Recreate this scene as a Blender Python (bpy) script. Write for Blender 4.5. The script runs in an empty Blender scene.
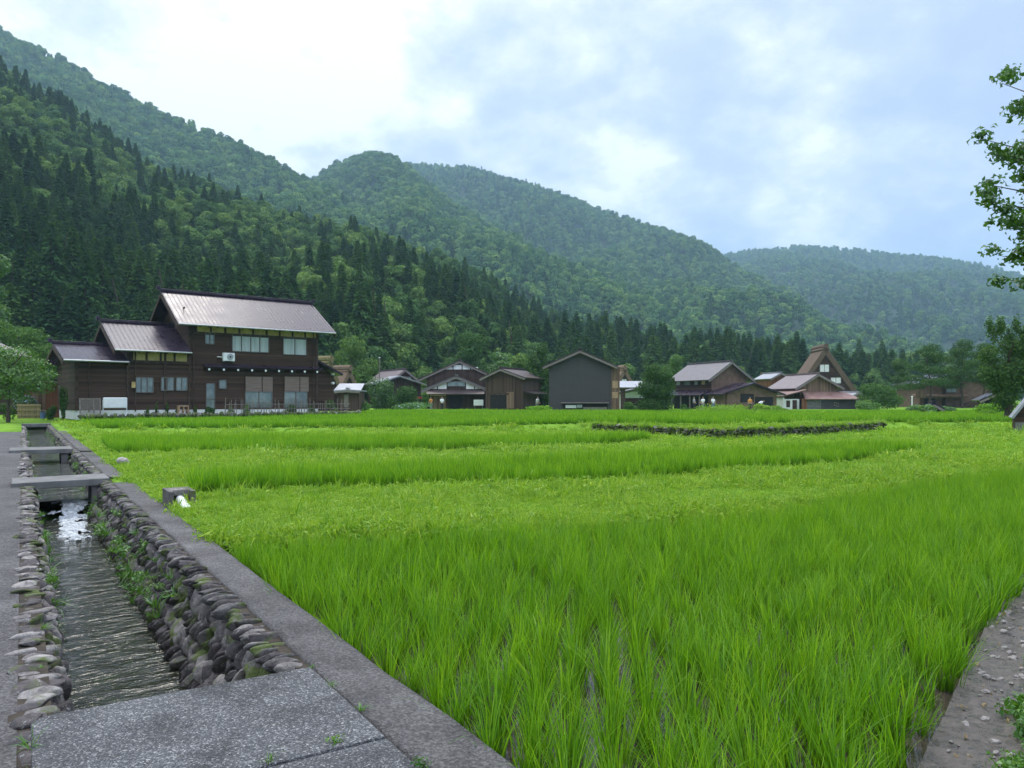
import bpy, bmesh, math, random
import numpy as np
from mathutils import Vector, Matrix, noise as mnoise
R = math.radians
rng = np.random.default_rng(7)
random.seed(7)
scene = bpy.context.scene
COL = scene.collection

# ------------------------------------------------------------------ camera, sky, sun, exposure
F, CX, HY, EYE = 750.0, 512.0, 399.0, 1.6
cam = bpy.data.cameras.new('camera'); camo = bpy.data.objects.new('camera', cam); COL.objects.link(camo)
camo.location = (0, 0, EYE); camo.rotation_euler = (R(90), 0, 0)
cam.sensor_width = 36; cam.lens = F / 1024 * 36; cam.shift_y = (HY - 384) / 1024
cam.clip_start = .1; cam.clip_end = 30000
scene.camera = camo
scene.view_settings.view_transform = 'Standard'; scene.view_settings.look = 'None'
scene.view_settings.exposure = 0.60; scene.view_settings.gamma = 1
try: scene.view_settings.use_curve_mapping = False
except Exception: pass
try:
    scene.cycles.max_bounces = 6; scene.cycles.diffuse_bounces = 3; scene.cycles.transmission_bounces = 4
    scene.cycles.volume_bounces = 0; scene.cycles.transparent_max_bounces = 6
except Exception: pass
SUN_EL, SUN_AZ = R(58), R(-18)       # azimuth measured from +Y (ahead) towards +X
SUN_ENERGY = 1.5
sl = bpy.data.lights.new('sun', 'SUN'); so = bpy.data.objects.new('sun', sl); COL.objects.link(so)
sl.energy = SUN_ENERGY; sl.angle = R(14); sl.color = (1, .93, .82)
sdir = Vector((math.sin(SUN_AZ) * math.cos(SUN_EL), math.cos(SUN_AZ) * math.cos(SUN_EL), math.sin(SUN_EL)))
so.rotation_euler = sdir.to_track_quat('Z', 'Y').to_euler()

class NT:
    def __init__(s, tree): s.t = tree; tree.nodes.clear()
    def n(s, typ, ins=None, **props):
        nd = s.t.nodes.new(typ)
        for k, v in props.items(): setattr(nd, k, v)
        for k, v in (ins or {}).items():
            sock = nd.inputs[k]
            if isinstance(v, bpy.types.NodeSocket): s.t.links.new(v, sock)
            elif isinstance(v, (tuple, list)) and sock.type == 'RGBA' and len(v) == 3: sock.default_value = (*v, 1)
            else: sock.default_value = v
        return nd
    def l(s, a, b): s.t.links.new(a, b)
    def math(s, op, a, b=0.0, clamp=False):
        nd = s.n('ShaderNodeMath', {0: a, 1: b}, operation=op); nd.use_clamp = clamp; return nd.outputs[0]
    def mix(s, fac, a, b, mode='MIX'):
        nd = s.n('ShaderNodeMix', data_type='RGBA', blend_type=mode)
        for i, v in ((0, fac), (6, a), (7, b)):
            if isinstance(v, bpy.types.NodeSocket): s.t.links.new(v, nd.inputs[i])
            elif isinstance(v, (tuple, list)): nd.inputs[i].default_value = (*v, 1) if len(v) == 3 else v
            else: nd.inputs[i].default_value = v
        return nd.outputs[2]
    def ramp(s, fac, stops, interp='LINEAR'):
        nd = s.n('ShaderNodeValToRGB'); cr = nd.color_ramp; cr.interpolation = interp
        while len(cr.elements) < len(stops): cr.elements.new(.5)
        for e, (p, c) in zip(cr.elements, stops):
            e.position = p; e.color = (*c, 1) if isinstance(c, (tuple, list)) else (c, c, c, 1)
        s.t.links.new(fac, nd.inputs[0]); return nd.outputs[0]
    def noise(s, vec, scale, detail=4, rough=.5, dist=0.0):
        nd = s.n('ShaderNodeTexNoise', {'Scale': scale, 'Detail': detail, 'Roughness': rough, 'Distortion': dist})
        if vec is not None: s.t.links.new(vec, nd.inputs['Vector'])
        return nd.outputs[0]

W = bpy.data.worlds.new('World'); scene.world = W; W.use_nodes = True
t = NT(W.node_tree)
g = t.n('ShaderNodeTexCoord').outputs['Generated']
sky = t.n('ShaderNodeTexSky', sky_type='NISHITA'); sky.sun_disc = False; sky.sun_elevation = SUN_EL; sky.sun_rotation = SUN_AZ
sep = t.n('ShaderNodeSeparateXYZ', {0: g})
zz = t.math('ADD', t.math('MAXIMUM', sep.outputs[2], 0.0), .42)
cp = t.n('ShaderNodeCombineXYZ', {0: t.math('DIVIDE', sep.outputs[0], zz), 1: t.math('DIVIDE', sep.outputs[1], zz), 2: .37}).outputs[0]
n1 = t.noise(cp, 2.3, 9, .52, .1)
n2 = t.noise(cp, 8.0, 8, .6, .1)
nn = t.math('ADD', t.math('MULTIPLY', n1, .70), t.math('MULTIPLY', n2, .30))
# thin bright veil around the hidden sun, greyer lavender cloud away from it
sd = t.n('ShaderNodeVectorMath', {0: g, 1: (-.18, .92, .35)}, operation='DOT_PRODUCT').outputs['Value']
glow = t.ramp(sd, [(0.86, 0.0), (0.995, 1.0)])
cf = t.math('ADD', t.math('ADD', nn, t.math('MULTIPLY', glow, .065)), t.math('MULTIPLY', sep.outputs[0], -.055))
cloud = t.ramp(cf, [(.41, (4.3, 4.85, 6.75)), (.48, (5.4, 5.9, 7.5)), (.535, (7.2, 7.5, 8.4)), (.59, (10.0, 10.0, 10.0))])
zen = t.ramp(sep.outputs[2], [(.0, .95), (.42, 1.0), (.75, 1.0)])
boost = t.ramp(sep.outputs[2], [(.48, 0.0), (.85, 1.0)])
mul = t.math('ADD', zen, t.math('MULTIPLY', boost, 2.2))
cl = t.n('ShaderNodeVectorMath', {0: cloud, 'Scale': mul}, operation='SCALE').outputs[0]
skymix = t.mix(.94, sky.outputs[0], cl)
bg = t.n('ShaderNodeBackground', {'Color': skymix, 'Strength': .1})
t.n('ShaderNodeOutputWorld', {'Surface': bg.outputs[0]})

# ------------------------------------------------------------------ measuring helpers
def P(px, py, Y): return Vector(((px - CX) / F * Y, Y, EYE - (py - HY) / F * Y))
def G(px, py, z=0.0):
    Y = F * (EYE - z) / (py - HY); return Vector(((px - CX) / F * Y, Y, z))
D_ = np.array((-.547, .837)); D_ /= np.linalg.norm(D_); N_ = np.array((D_[1], -D_[0]))     # channel direction and its right
def uv(u, v, z=0.0): return Vector((D_[0] * u + N_[0] * v, D_[1] * u + N_[1] * v, z))
def sstep(t): t = np.clip(t, 0, 1); return t * t * (3 - 2 * t)

# ------------------------------------------------------------------ materials
MATS = {}
def newmat(name):
    m = bpy.data.materials.new(name); m.use_nodes = True; MATS[name] = m
    return m, NT(m.node_tree)
def finish(t, shader): t.n('ShaderNodeOutputMaterial', {'Surface': shader})
def mat(name, c1, c2=None, scale=3.0, rough=.8, bump=0.0, bscale=None, spec=.3, stretch=(1, 1, 1), lo=.35, hi=.65, metal=0.0, detail=5, island=0.0, coord='Object'):
    m, t = newmat(name)
    co = t.n('ShaderNodeTexCoord').outputs[coord]
    mp = t.n('ShaderNodeMapping', {'Vector': co, 'Scale': stretch}).outputs[0]
    nz = t.noise(mp, scale, detail, .6)
    col = t.ramp(nz, [(lo, c1), (hi, c2 or c1)])
    if island:
        ri = t.n('ShaderNodeNewGeometry').outputs['Random Per Island']
        k = t.math('ADD', t.math('MULTIPLY', ri, island), 1 - island / 2)
        col = t.n('ShaderNodeVectorMath', {0: col, 'Scale': k}, operation='SCALE').outputs[0]
    b = t.n('ShaderNodeBsdfPrincipled', {'Base Color': col, 'Roughness': rough, 'Metallic': metal, 'Specular IOR Level': spec})
    if bump:
        nb = t.noise(mp, bscale or scale * 4, 5, .65)
        bp = t.n('ShaderNodeBump', {'Height': nb, 'Strength': bump, 'Distance': .03}); t.l(bp.outputs[0], b.inputs['Normal'])
    finish(t, b.outputs[0]); return m
def boards(name, c1, c2, width=.16, horizontal=True, rough=.75, seam=.35):
    m, t = newmat(name)
    co = t.n('ShaderNodeTexCoord').outputs['Object']; s = t.n('ShaderNodeSeparateXYZ', {0: co})
    along = s.outputs[2] if horizontal else t.math('ADD', s.outputs[0], t.math('MULTIPLY', s.outputs[1], .77))
    q = t.math('DIVIDE', along, width)
    fr = t.math('FRACT', q); fl = t.math('FLOOR', q)
    wn = t.n('ShaderNodeTexWhiteNoise', {'W': fl}, noise_dimensions='1D').outputs[0]
    st = (.6, .6, 9) if horizontal else (5, 5, .5)
    mp = t.n('ShaderNodeMapping', {'Vector': co, 'Scale': st}).outputs[0]
    nz = t.noise(mp, 1.3, 6, .65)
    f = t.math('ADD', t.math('MULTIPLY', wn, .5), t.math('MULTIPLY', nz, .6))
    col = t.ramp(f, [(.2, c1), (.8, c2)])
    gap = t.ramp(fr, [(0.0, seam), (.10, 1.0), (.97, 1.0), (1.0, seam)])
    col = t.mix(1.0, col, gap, 'MULTIPLY')
    b = t.n('ShaderNodeBsdfPrincipled', {'Base Color': col, 'Roughness': rough, 'Specular IOR Level': .25})
    bp = t.n('ShaderNodeBump', {'Height': gap, 'Strength': .5, 'Distance': .02}); t.l(bp.outputs[0], b.inputs['Normal'])
    finish(t, b.outputs[0]); return m
def ribbed(name, c1, c2, period=.3, rough=.4, axis=0, spec=.5, metal=0.0, depth=.03, tint=(1, 1, 1), seam=1.0):
    m, t = newmat(name)
    co = t.n('ShaderNodeTexCoord').outputs['Object']; s = t.n('ShaderNodeSeparateXYZ', {0: co})
    q = t.math('FRACT', t.math('DIVIDE', s.outputs[axis], period))
    h = t.ramp(q, [(0, 1.0), (.08, 0.0), (.92, 0.0), (1, 1.0)])
    nz = t.noise(co, 1.2, 6, .65)
    col = t.ramp(nz, [(.3, c1), (.7, c2)])
    if seam < 1: col = t.mix(1.0, col, t.ramp(h, [(0, 1.0), (1, seam)]), 'MULTIPLY')
    rr = t.ramp(nz, [(.3, rough - .05), (.7, rough + .08)])
    b = t.n('ShaderNodeBsdfPrincipled', {'Base Color': col, 'Roughness': rr, 'Specular IOR Level': spec, 'Metallic': metal, 'Specular Tint': (*tint, 1)})
    bp = t.n('ShaderNodeBump', {'Height': h, 'Strength': .5, 'Distance': depth}); t.l(bp.outputs[0], b.inputs['Normal'])
    finish(t, b.outputs[0]); return m
def leafmat(name, cols, transl=.35, gloss=.06, island=.5, obj=.5, tcol=None, tip=0):
    """cols: dark, mid, light; varied per leaf and per plant"""
    m, t = newmat(name)
    ri = t.n('ShaderNodeNewGeometry').outputs['Random Per Island']
    oi = t.n('ShaderNodeObjectInfo').outputs['Random']
    f = t.math('ADD', t.math('MULTIPLY', ri, island), t.math('MULTIPLY', oi, obj))
    col = t.ramp(f, [(0.0, cols[0]), (.5, cols[1]), (1.0, cols[2])])
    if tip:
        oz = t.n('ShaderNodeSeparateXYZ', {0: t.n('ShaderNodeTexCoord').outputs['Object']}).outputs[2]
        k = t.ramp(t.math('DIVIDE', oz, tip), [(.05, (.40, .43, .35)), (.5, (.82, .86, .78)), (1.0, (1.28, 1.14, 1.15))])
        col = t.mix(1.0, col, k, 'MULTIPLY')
    d = t.n('ShaderNodeBsdfDiffuse', {'Color': col}).outputs[0]
    tc = t.mix(1.0, col, tcol or (1.25, 1.25, .7), 'MULTIPLY')
    tr = t.n('ShaderNodeBsdfTranslucent', {'Color': tc}).outputs[0]
    ms = t.n('ShaderNodeMixShader', {0: transl, 1: d, 2: tr}).outputs[0]
    gl = t.n('ShaderNodeBsdfGlossy', {'Roughness': .45, 'Color': (.8, .85, .9)}).outputs[0]
    ms = t.n('ShaderNodeMixShader', {0: gloss, 1: ms, 2: gl}).outputs[0]
    finish(t, ms); return m

M = MATS
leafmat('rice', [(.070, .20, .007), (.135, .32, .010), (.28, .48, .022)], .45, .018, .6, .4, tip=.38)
leafmat('grass', [(.10, .23, .012), (.21, .37, .025), (.37, .48, .070)], .40, .02, .4, .6)
leafmat('cedar', [(.032, .080, .030), (.058, .130, .038), (.105, .190, .048)], .22, .0, .3, .7)
leafmat('cedar_far', [(.024, .068, .028), (.044, .108, .040), (.080, .160, .050)], .15, .0, .25, .75)
leafmat('broadleaf', [(.036, .095, .022), (.080, .165, .032), (.18, .28, .055)], .25, .01, .3, .7)
leafmat('broadleaf_far', [(.030, .088, .030), (.074, .160, .040), (.165, .265, .060)], .12, .0, .2, .8)
leafmat('leaf_fresh', [(.035, .095, .012), (.07, .17, .018), (.13, .25, .03)], .4, .05, .6, .4)
leafmat('leaf_dark', [(.024, .068, .012), (.052, .122, .020), (.10, .18, .030)], .3, .015, .6, .4)
leafmat('fern', [(.04, .12, .012), (.08, .20, .02), (.16, .30, .03)], .35, .05, .5, .5)
leafmat('flower_blue', [(.25, .33, .55), (.4, .5, .7), (.6, .65, .8)], .2, .0)
leafmat('dry_leaf', [(.25, .17, .08), (.33, .24, .11), (.42, .32, .16)], .3, .03)
mat('bark', (.05, .035, .025), (.12, .09, .07), 6, .9, .6, 14, stretch=(3, 3, .5))
boards('dark_boards', (.032, .017, .011), (.082, .048, .033), .17)
boards('dark_boards_upright', (.030, .018, .012), (.075, .046, .032), .2, False)
boards('brown_boards', (.045, .026, .018), (.095, .058, .040), .2, False)
boards('weathered_boards', (.09, .055, .035), (.24, .155, .10), .22, False)
boards('rust_boards', (.11, .045, .022), (.23, .10, .05), .2, False)
mat('beam_wood', (.035, .022, .015), (.085, .055, .038), 5, .8, .3)
mat('pale_wood', (.32, .20, .11), (.48, .33, .19), 5, .7, .3)
mat('grey_wood', (.13, .11, .09), (.26, .23, .20), 6, .85, .4, stretch=(1, 1, 4))
mat('yellow_plaster', (.40, .28, .11), (.56, .42, .19), 2, .9)
mat('white_plaster', (.66, .66, .64), (.82, .81, .79), 2, .9)
mat('brown_plaster', (.135, .082, .060), (.21, .135, .098), 1.5, .9, .2)
mat('charcoal_wall', (.048, .046, .050), (.066, .062, .066), 1.2, .7)
ribbed('charcoal_cladding', (.045, .040, .039), (.060, .054, .052), .28, .65, 0)
ribbed('roof_dark', (.026, .018, .027), (.046, .034, .047), .30, .28, 0, .135, depth=.014, tint=(.72, .78, 1.0), seam=.5)
ribbed('roof_brown', (.040, .026, .024), (.080, .055, .050), .3, .5, 1, .3)
ribbed('roof_grey', (.085, .078, .085), (.15, .138, .145), .3, .5, 1, .3)
ribbed('roof_rust', (.13, .055, .040), (.27, .18, .15), .25, .55, 0, .3)
ribbed('roof_pink', (.135, .105, .105), (.215, .178, .178), .25, .5, 1, .3)
ribbed('roof_silver', (.22, .225, .25), (.34, .345, .37), .3, .35, 0, .5)
mat('thatch', (.10, .065, .042), (.24, .165, .11), 14, .95, .8, 30, stretch=(1, 1, .25))
mat('thatch_green', (.10, .085, .040), (.23, .19, .085), 9, .95, .8, 30, stretch=(1, 1, .25))
mat('thatch_dark', (.075, .050, .034), (.17, .12, .082), 10, .95, .6)
mat('glass', (.10, .13, .13), (.24, .28, .27), .9, .08, spec=.8)
mat('curtain_glass', (.30, .34, .33), (.44, .48, .46), .8, .18, spec=.7, stretch=(6, 6, .4))
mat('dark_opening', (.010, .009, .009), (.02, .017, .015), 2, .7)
mat('window_frame', (.10, .085, .075), (.15, .13, .115), 4, .5)
mat('bamboo_blind', (.16, .115, .095), (.25, .19, .16), 1.5, .85, .5, 3, stretch=(.6, .6, 22))
mat('white_paint', (.70, .71, .71), (.82, .82, .81), 3, .45)
mat('metal_grey', (.30, .31, .32), (.42, .43, .44), 4, .35, metal=.6)
mat('black_rubber', (.02, .02, .02), (.03, .03, .03), 4, .7)
mat('bamboo', (.22, .17, .085), (.38, .30, .16), 5, .6, .3, stretch=(4, 4, .6), island=.5)
mat('concrete', (.11, .107, .10), (.20, .195, .185), 2.6, .85, .45, 60, lo=.3, hi=.7)
mat('concrete_dark', (.085, .08, .078), (.17, .16, .155), 4, .85, .4, 40)
m, t = newmat('asphalt'); co = t.n('ShaderNodeTexCoord').outputs['Object']
vv = t.n('ShaderNodeTexVoronoi', {'Vector': co, 'Scale': 85.0}); gr = t.n('ShaderNodeSeparateXYZ', {0: vv.outputs['Color']}).outputs[0]
col = t.ramp(t.math('ADD', t.math('MULTIPLY', t.noise(co, 1.6, 7, .68), .6), t.math('MULTIPLY', gr, .4)), [(.25, (.045, .042, .041)), (.5, (.088, .083, .080)), (.75, (.155, .148, .142))])
st_ = t.ramp(t.noise(co, .9, 6, .7), [(.35, .7), (.65, 1.2)]); col = t.mix(1.0, col, st_, 'MULTIPLY')
b = t.n('ShaderNodeBsdfPrincipled', {'Base Color': col, 'Roughness': .9, 'Specular IOR Level': .25}); bp = t.n('ShaderNodeBump', {'Height': vv.outputs['Distance'], 'Strength': .8, 'Distance': .006}); t.l(bp.outputs[0], b.inputs['Normal']); finish(t, b.outputs[0])
mat('soil', (.022, .017, .012), (.060, .048, .034), 5, .95, .6, 25)
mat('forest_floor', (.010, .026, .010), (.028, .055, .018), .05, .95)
mat('skin', (.42, .26, .19), (.50, .32, .24), 4, .6)
mat('hair', (.012, .010, .009), (.02, .016, .014), 6, .6)
mat('cloth_white', (.68, .70, .73), (.80, .81, .83), 4, .9)
mat('cloth_blue', (.10, .16, .30), (.15, .22, .38), 4, .9)
mat('cloth_dark', (.025, .027, .035), (.045, .047, .055), 4, .9)
mat('cloth_orange', (.55, .22, .05), (.65, .29, .08), 4, .9)
mat('cloth_grey', (.22, .23, .25), (.30, .31, .33), 4, .9)
mat('cloth_red', (.35, .05, .04), (.45, .08, .06), 4, .9)

def m_ground():
    m, t = newmat('ground')
    co = t.n('ShaderNodeTexCoord').outputs['Object']
    a = t.noise(co, .35, 5, .6); b = t.noise(co, 7, 5, .7)
    f = t.math('ADD', t.math('MULTIPLY', a, .5), t.math('MULTIPLY', b, .5))
    col = t.ramp(f, [(.28, (.06, .07, .02)), (.40, (.09, .19, .016)), (.55, (.16, .30, .025)), (.70, (.27, .38, .06))])
    bs = t.n('ShaderNodeBsdfPrincipled', {'Base Color': col, 'Roughness': .95, 'Specular IOR Level': .1})
    bp = t.n('ShaderNodeBump', {'Height': b, 'Strength': .8, 'Distance': .06}); t.l(bp.outputs[0], bs.inputs['Normal'])
    finish(t, bs.outputs[0])
def m_slab():
    m, t = newmat('aggregate')
    co = t.n('ShaderNodeTexCoord').outputs['Object']
    v = t.n('ShaderNodeTexVoronoi', {'Vector': co, 'Scale': 130.0}, feature='F1')
    c = t.n('ShaderNodeSeparateXYZ', {0: v.outputs['Color']}).outputs[0]
    big = t.noise(co, 2.2, 5, .6)
    col = t.ramp(c, [(0, (.040, .042, .045)), (.35, (.058, .060, .062)), (.7, (.095, .098, .10)), (.92, (.18, .18, .178)), (1, (.33, .32, .30))])
    dk = t.ramp(big, [(.3, .62), (.7, 1.15)])
    sm = t.ramp(t.noise(co, .9, 8, .75, 1.2), [(.44, .62), (.50, 1.0), (.72, 1.08)]); dk = t.mix(1.0, dk, sm, 'MULTIPLY')
    col = t.mix(1.0, col, dk, 'MULTIPLY')
    bs = t.n('ShaderNodeBsdfPrincipled', {'Base Color': col, 'Roughness': .8, 'Specular IOR Level': .35})
    bp = t.n('ShaderNodeBump', {'Height': v.outputs['Distance'], 'Strength': .7, 'Distance': .006}); bp.invert = True
    t.l(bp.outputs[0], bs.inputs['Normal']); finish(t, bs.outputs[0])
def m_stone(name='stone', k=1.0, mo=0.0):
    m, t = newmat(name)
    co = t.n('ShaderNodeTexCoord').outputs['Object']
    geo = t.n('ShaderNodeNewGeometry'); ri = geo.outputs['Random Per Island']
    base = t.ramp(ri, [(0, (.075, .068, .066)), (.3, (.15, .128, .125)), (.6, (.24, .215, .205)), (.85, (.33, .30, .275)), (1, (.42, .385, .35))])
    a = t.noise(co, 9, 6, .7, .6); dk = t.ramp(a, [(.32, .30), (.48, .85), (.7, 1.45)])
    col = t.mix(1.0, base, dk, 'MULTIPLY')
    lich = t.ramp(t.noise(co, 21, 4, .7), [(.60, 0.0), (.68, .8)])
    col = t.mix(lich, col, (.50, .485, .45))
    col = t.n('ShaderNodeVectorMath', {0: col, 'Scale': k}, operation='SCALE').outputs[0]
    moss = t.ramp(t.noise(co, 3.2, 5, .65), [(.55 - mo, 0.0), (.64 - mo, .9)])
    col = t.mix(moss, col, (.085, .115, .022))
    bs = t.n('ShaderNodeBsdfPrincipled', {'Base Color': col, 'Roughness': .75, 'Specular IOR Level': .3})
    bp = t.n('ShaderNodeBump', {'Height': t.noise(co, 26, 6, .7), 'Strength': .9, 'Distance': .03}); t.l(bp.outputs[0], bs.inputs['Normal'])
    finish(t, bs.outputs[0])
def m_water(name, c, su, sv, strength, rough=.04):
    m, t = newmat(name)
    co = t.n('ShaderNodeTexCoord').outputs['Object']
    uu = t.n('ShaderNodeVectorMath', {0: co, 1: (D_[0], D_[1], 0)}, operation='DOT_PRODUCT').outputs['Value']; vv = t.n('ShaderNodeVectorMath', {0: co, 1: (N_[0], N_[1], 0)}, operation='DOT_PRODUCT').outputs['Value']
    mp = t.n('ShaderNodeCombineXYZ', {0: t.math('MULTIPLY', uu, su), 1: t.math('MULTIPLY', vv, sv)}).outputs[0]
    a = t.noise(mp, 1.0, 3, .55, .9); b = t.noise(mp, 3.3, 3, .6, .5); h = t.math('ADD', a, t.math('MULTIPLY', b, .28))
    bed = t.ramp(t.noise(co, 7, 5, .7), [(.35, tuple(k * .5 for k in c)), (.65, tuple(k * 1.7 for k in c))])
    bs = t.n('ShaderNodeBsdfPrincipled', {'Base Color': bed, 'Roughness': rough, 'Specular IOR Level': .42, 'IOR': 1.33})
    bp = t.n('ShaderNodeBump', {'Height': h, 'Strength': strength, 'Distance': .06}); t.l(bp.outputs[0], bs.inputs['Normal'])
    finish(t, bs.outputs[0])
def m_mud():
    m, t = newmat('mud')
    co = t.n('ShaderNodeTexCoord').outputs['Object']
    a = t.noise(co, 13, 10, .8, .3); w = t.ramp(a, [(.42, 0.0), (.55, 1.0)])
    col = t.ramp(a, [(.35, (.020, .015, .011)), (.5, (.060, .048, .037)), (.68, (.135, .112, .090))])
    rg = t.ramp(a, [(.42, .10), (.56, .65)])
    bs = t.n('ShaderNodeBsdfPrincipled', {'Base Color': col, 'Roughness': rg, 'Specular IOR Level': .6})
    bp = t.n('ShaderNodeBump', {'Height': t.noise(co, 24, 6, .7), 'Strength': .8, 'Distance': .03}); t.l(bp.outputs[0], bs.inputs['Normal'])
    finish(t, bs.outputs[0])
m_ground(); m_slab(); m_stone(); m_stone('stone_dark', .55, .03); m_stone('stone_edge', .78, .02); m_stone('stone_mossy', .62, .12); m_mud()
m_water('stream_water', (.016, .018, .011), 5.5, 2.2, .9, .03)
m_water('paddy_water', (.040, .032, .024), 2.5, 2.5, .08, .03)
mat('foam', (.20, .23, .24), (.62, .65, .66), 18, .6, .9, 22, stretch=(1, 1, .4))

# ------------------------------------------------------------------ mesh helpers
class MB:
    def __init__(s): s.v = []; s.f = []
    def add(s, vs, fs):
        o = len(s.v); s.v += [tuple(p) for p in vs]; s.f += [tuple(i + o for i in f) for f in fs]; return s
    def box(s, x0, x1, y0, y1, z0, z1):
        return s.add([(x0, y0, z0), (x1, y0, z0), (x1, y1, z0), (x0, y1, z0), (x0, y0, z1), (x1, y0, z1), (x1, y1, z1), (x0, y1, z1)],
                     [(3, 2, 1, 0), (4, 5, 6, 7), (0, 1, 5, 4), (1, 2, 6, 5), (2, 3, 7, 6), (3, 0, 4, 7)])
    def prism(s, prof, y0, y1):                       # prof: (x, z) counter-clockwise seen from -y
        n = len(prof)
        vs = [(x, y0, z) for x, z in prof] + [(x, y1, z) for x, z in prof]
        return s.add(vs, [tuple(range(n)), tuple(range(2 * n - 1, n - 1, -1))] + [(i, i + n, (i + 1) % n + n, (i + 1) % n) for i in range(n)])
    def slab(s, a, b, c, d, t):                       # quad with its thickness downwards along its normal
        a, b, c, d = map(Vector, (a, b, c, d)); n = (b - a).cross(c - a).normalized()
        if n.z < 0: n = -n
        lo = [p - n * t for p in (a, b, c, d)]
        return s.add([a, b, c, d] + lo, [(0, 1, 2, 3), (7, 6, 5, 4), (0, 4, 5, 1), (1, 5, 6, 2), (2, 6, 7, 3), (3, 7, 4, 0)])
    def tube(s, p0, p1, r0, r1=None, n=6):
        p0, p1 = Vector(p0), Vector(p1); r1 = r0 if r1 is None else r1
        d = (p1 - p0).normalized(); a = d.orthogonal().normalized(); b = d.cross(a)
        vs = []
        for p, r in ((p0, r0), (p1, r1)):
            vs += [p + (a * math.cos(k * 2 * math.pi / n) + b * math.sin(k * 2 * math.pi / n)) * r for k in range(n)]
        return s.add(vs, [(i, (i + 1) % n, (i + 1) % n + n, i + n) for i in range(n)] + [tuple(range(n - 1, -1, -1)), tuple(range(n, 2 * n))])
    def path(s, pts, radii, n=6):
        for i in range(len(pts) - 1): s.tube(pts[i], pts[i + 1], radii[i], radii[i + 1], n)
        return s
    def mesh(s, name):
        me = bpy.data.meshes.new(name); me.from_pydata(s.v, [], s.f); me.update()
        bm = bmesh.new(); bm.from_mesh(me); bmesh.ops.recalc_face_normals(bm, faces=bm.faces); bm.to_mesh(me); bm.free()
        return me
    def build(s, name, m, parent=None, label=None, bevel=0.0, smooth=False):
        o = bpy.data.objects.new(name, s.mesh(name)); COL.objects.link(o)
        o.data.materials.append(M[m]); o.parent = parent
        if label: o['label'] = label
        if bevel:
            md = o.modifiers.new('bevel', 'BEVEL'); md.width = bevel; md.segments = 2; md.limit_method = 'ANGLE'
        if smooth:
            for p in o.data.polygons: p.use_smooth = True
        return o
def npmesh(name, V, Fc, m, smooth=False):
    me = bpy.data.meshes.new(name); V = np.asarray(V, dtype=np.float32); Fc = np.asarray(Fc, dtype=np.int32)
    me.vertices.add(len(V)); me.vertices.foreach_set('co', V.ravel())
    k = Fc.shape[1]; me.loops.add(Fc.size); me.loops.foreach_set('vertex_index', Fc.ravel())
    me.polygons.add(len(Fc)); me.polygons.foreach_set('loop_start', np.arange(0, Fc.size, k, dtype=np.int32))
    try: me.polygons.foreach_set('loop_total', np.full(len(Fc), k, dtype=np.int32))
    except Exception: pass
    me.materials.append(M[m])
    if smooth: me.polygons.foreach_set('use_smooth', np.ones(len(Fc), dtype=bool))
    me.update(calc_edges=True); return me
def link(name, me, parent=None, loc=None, rz=0.0):
    o = bpy.data.objects.new(name, me); COL.objects.link(o); o.parent = parent
    if loc is not None: o.location = loc
    o.rotation_euler.z = rz; return o
def thing(name, label, cat, loc=(0, 0, 0), rz=0.0, group=None):
    o = bpy.data.objects.new(name, None); COL.objects.link(o); o.empty_display_size = .2
    o.location = loc; o.rotation_euler = (0, 0, rz); return tag(o, label, cat, group)
def tag(o, label, cat, group=None):
    o['label'] = label; o['category'] = cat
    if group: o['group'] = group
    return o
def setting(o, label=None, kind='structure', cat=None):
    o['kind'] = kind
    if label: o['label'] = label
    if cat: o['category'] = cat
    return o
def grid_mesh(name, P3, m, smooth=True):
    a, b = P3.shape[:2]; idx = np.arange(a * b).reshape(a, b)
    Fc = np.stack([idx[:-1, :-1], idx[1:, :-1], idx[1:, 1:], idx[:-1, 1:]], -1).reshape(-1, 4)
    return npmesh(name, P3.reshape(-1, 3), Fc, m, smooth)

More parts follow.
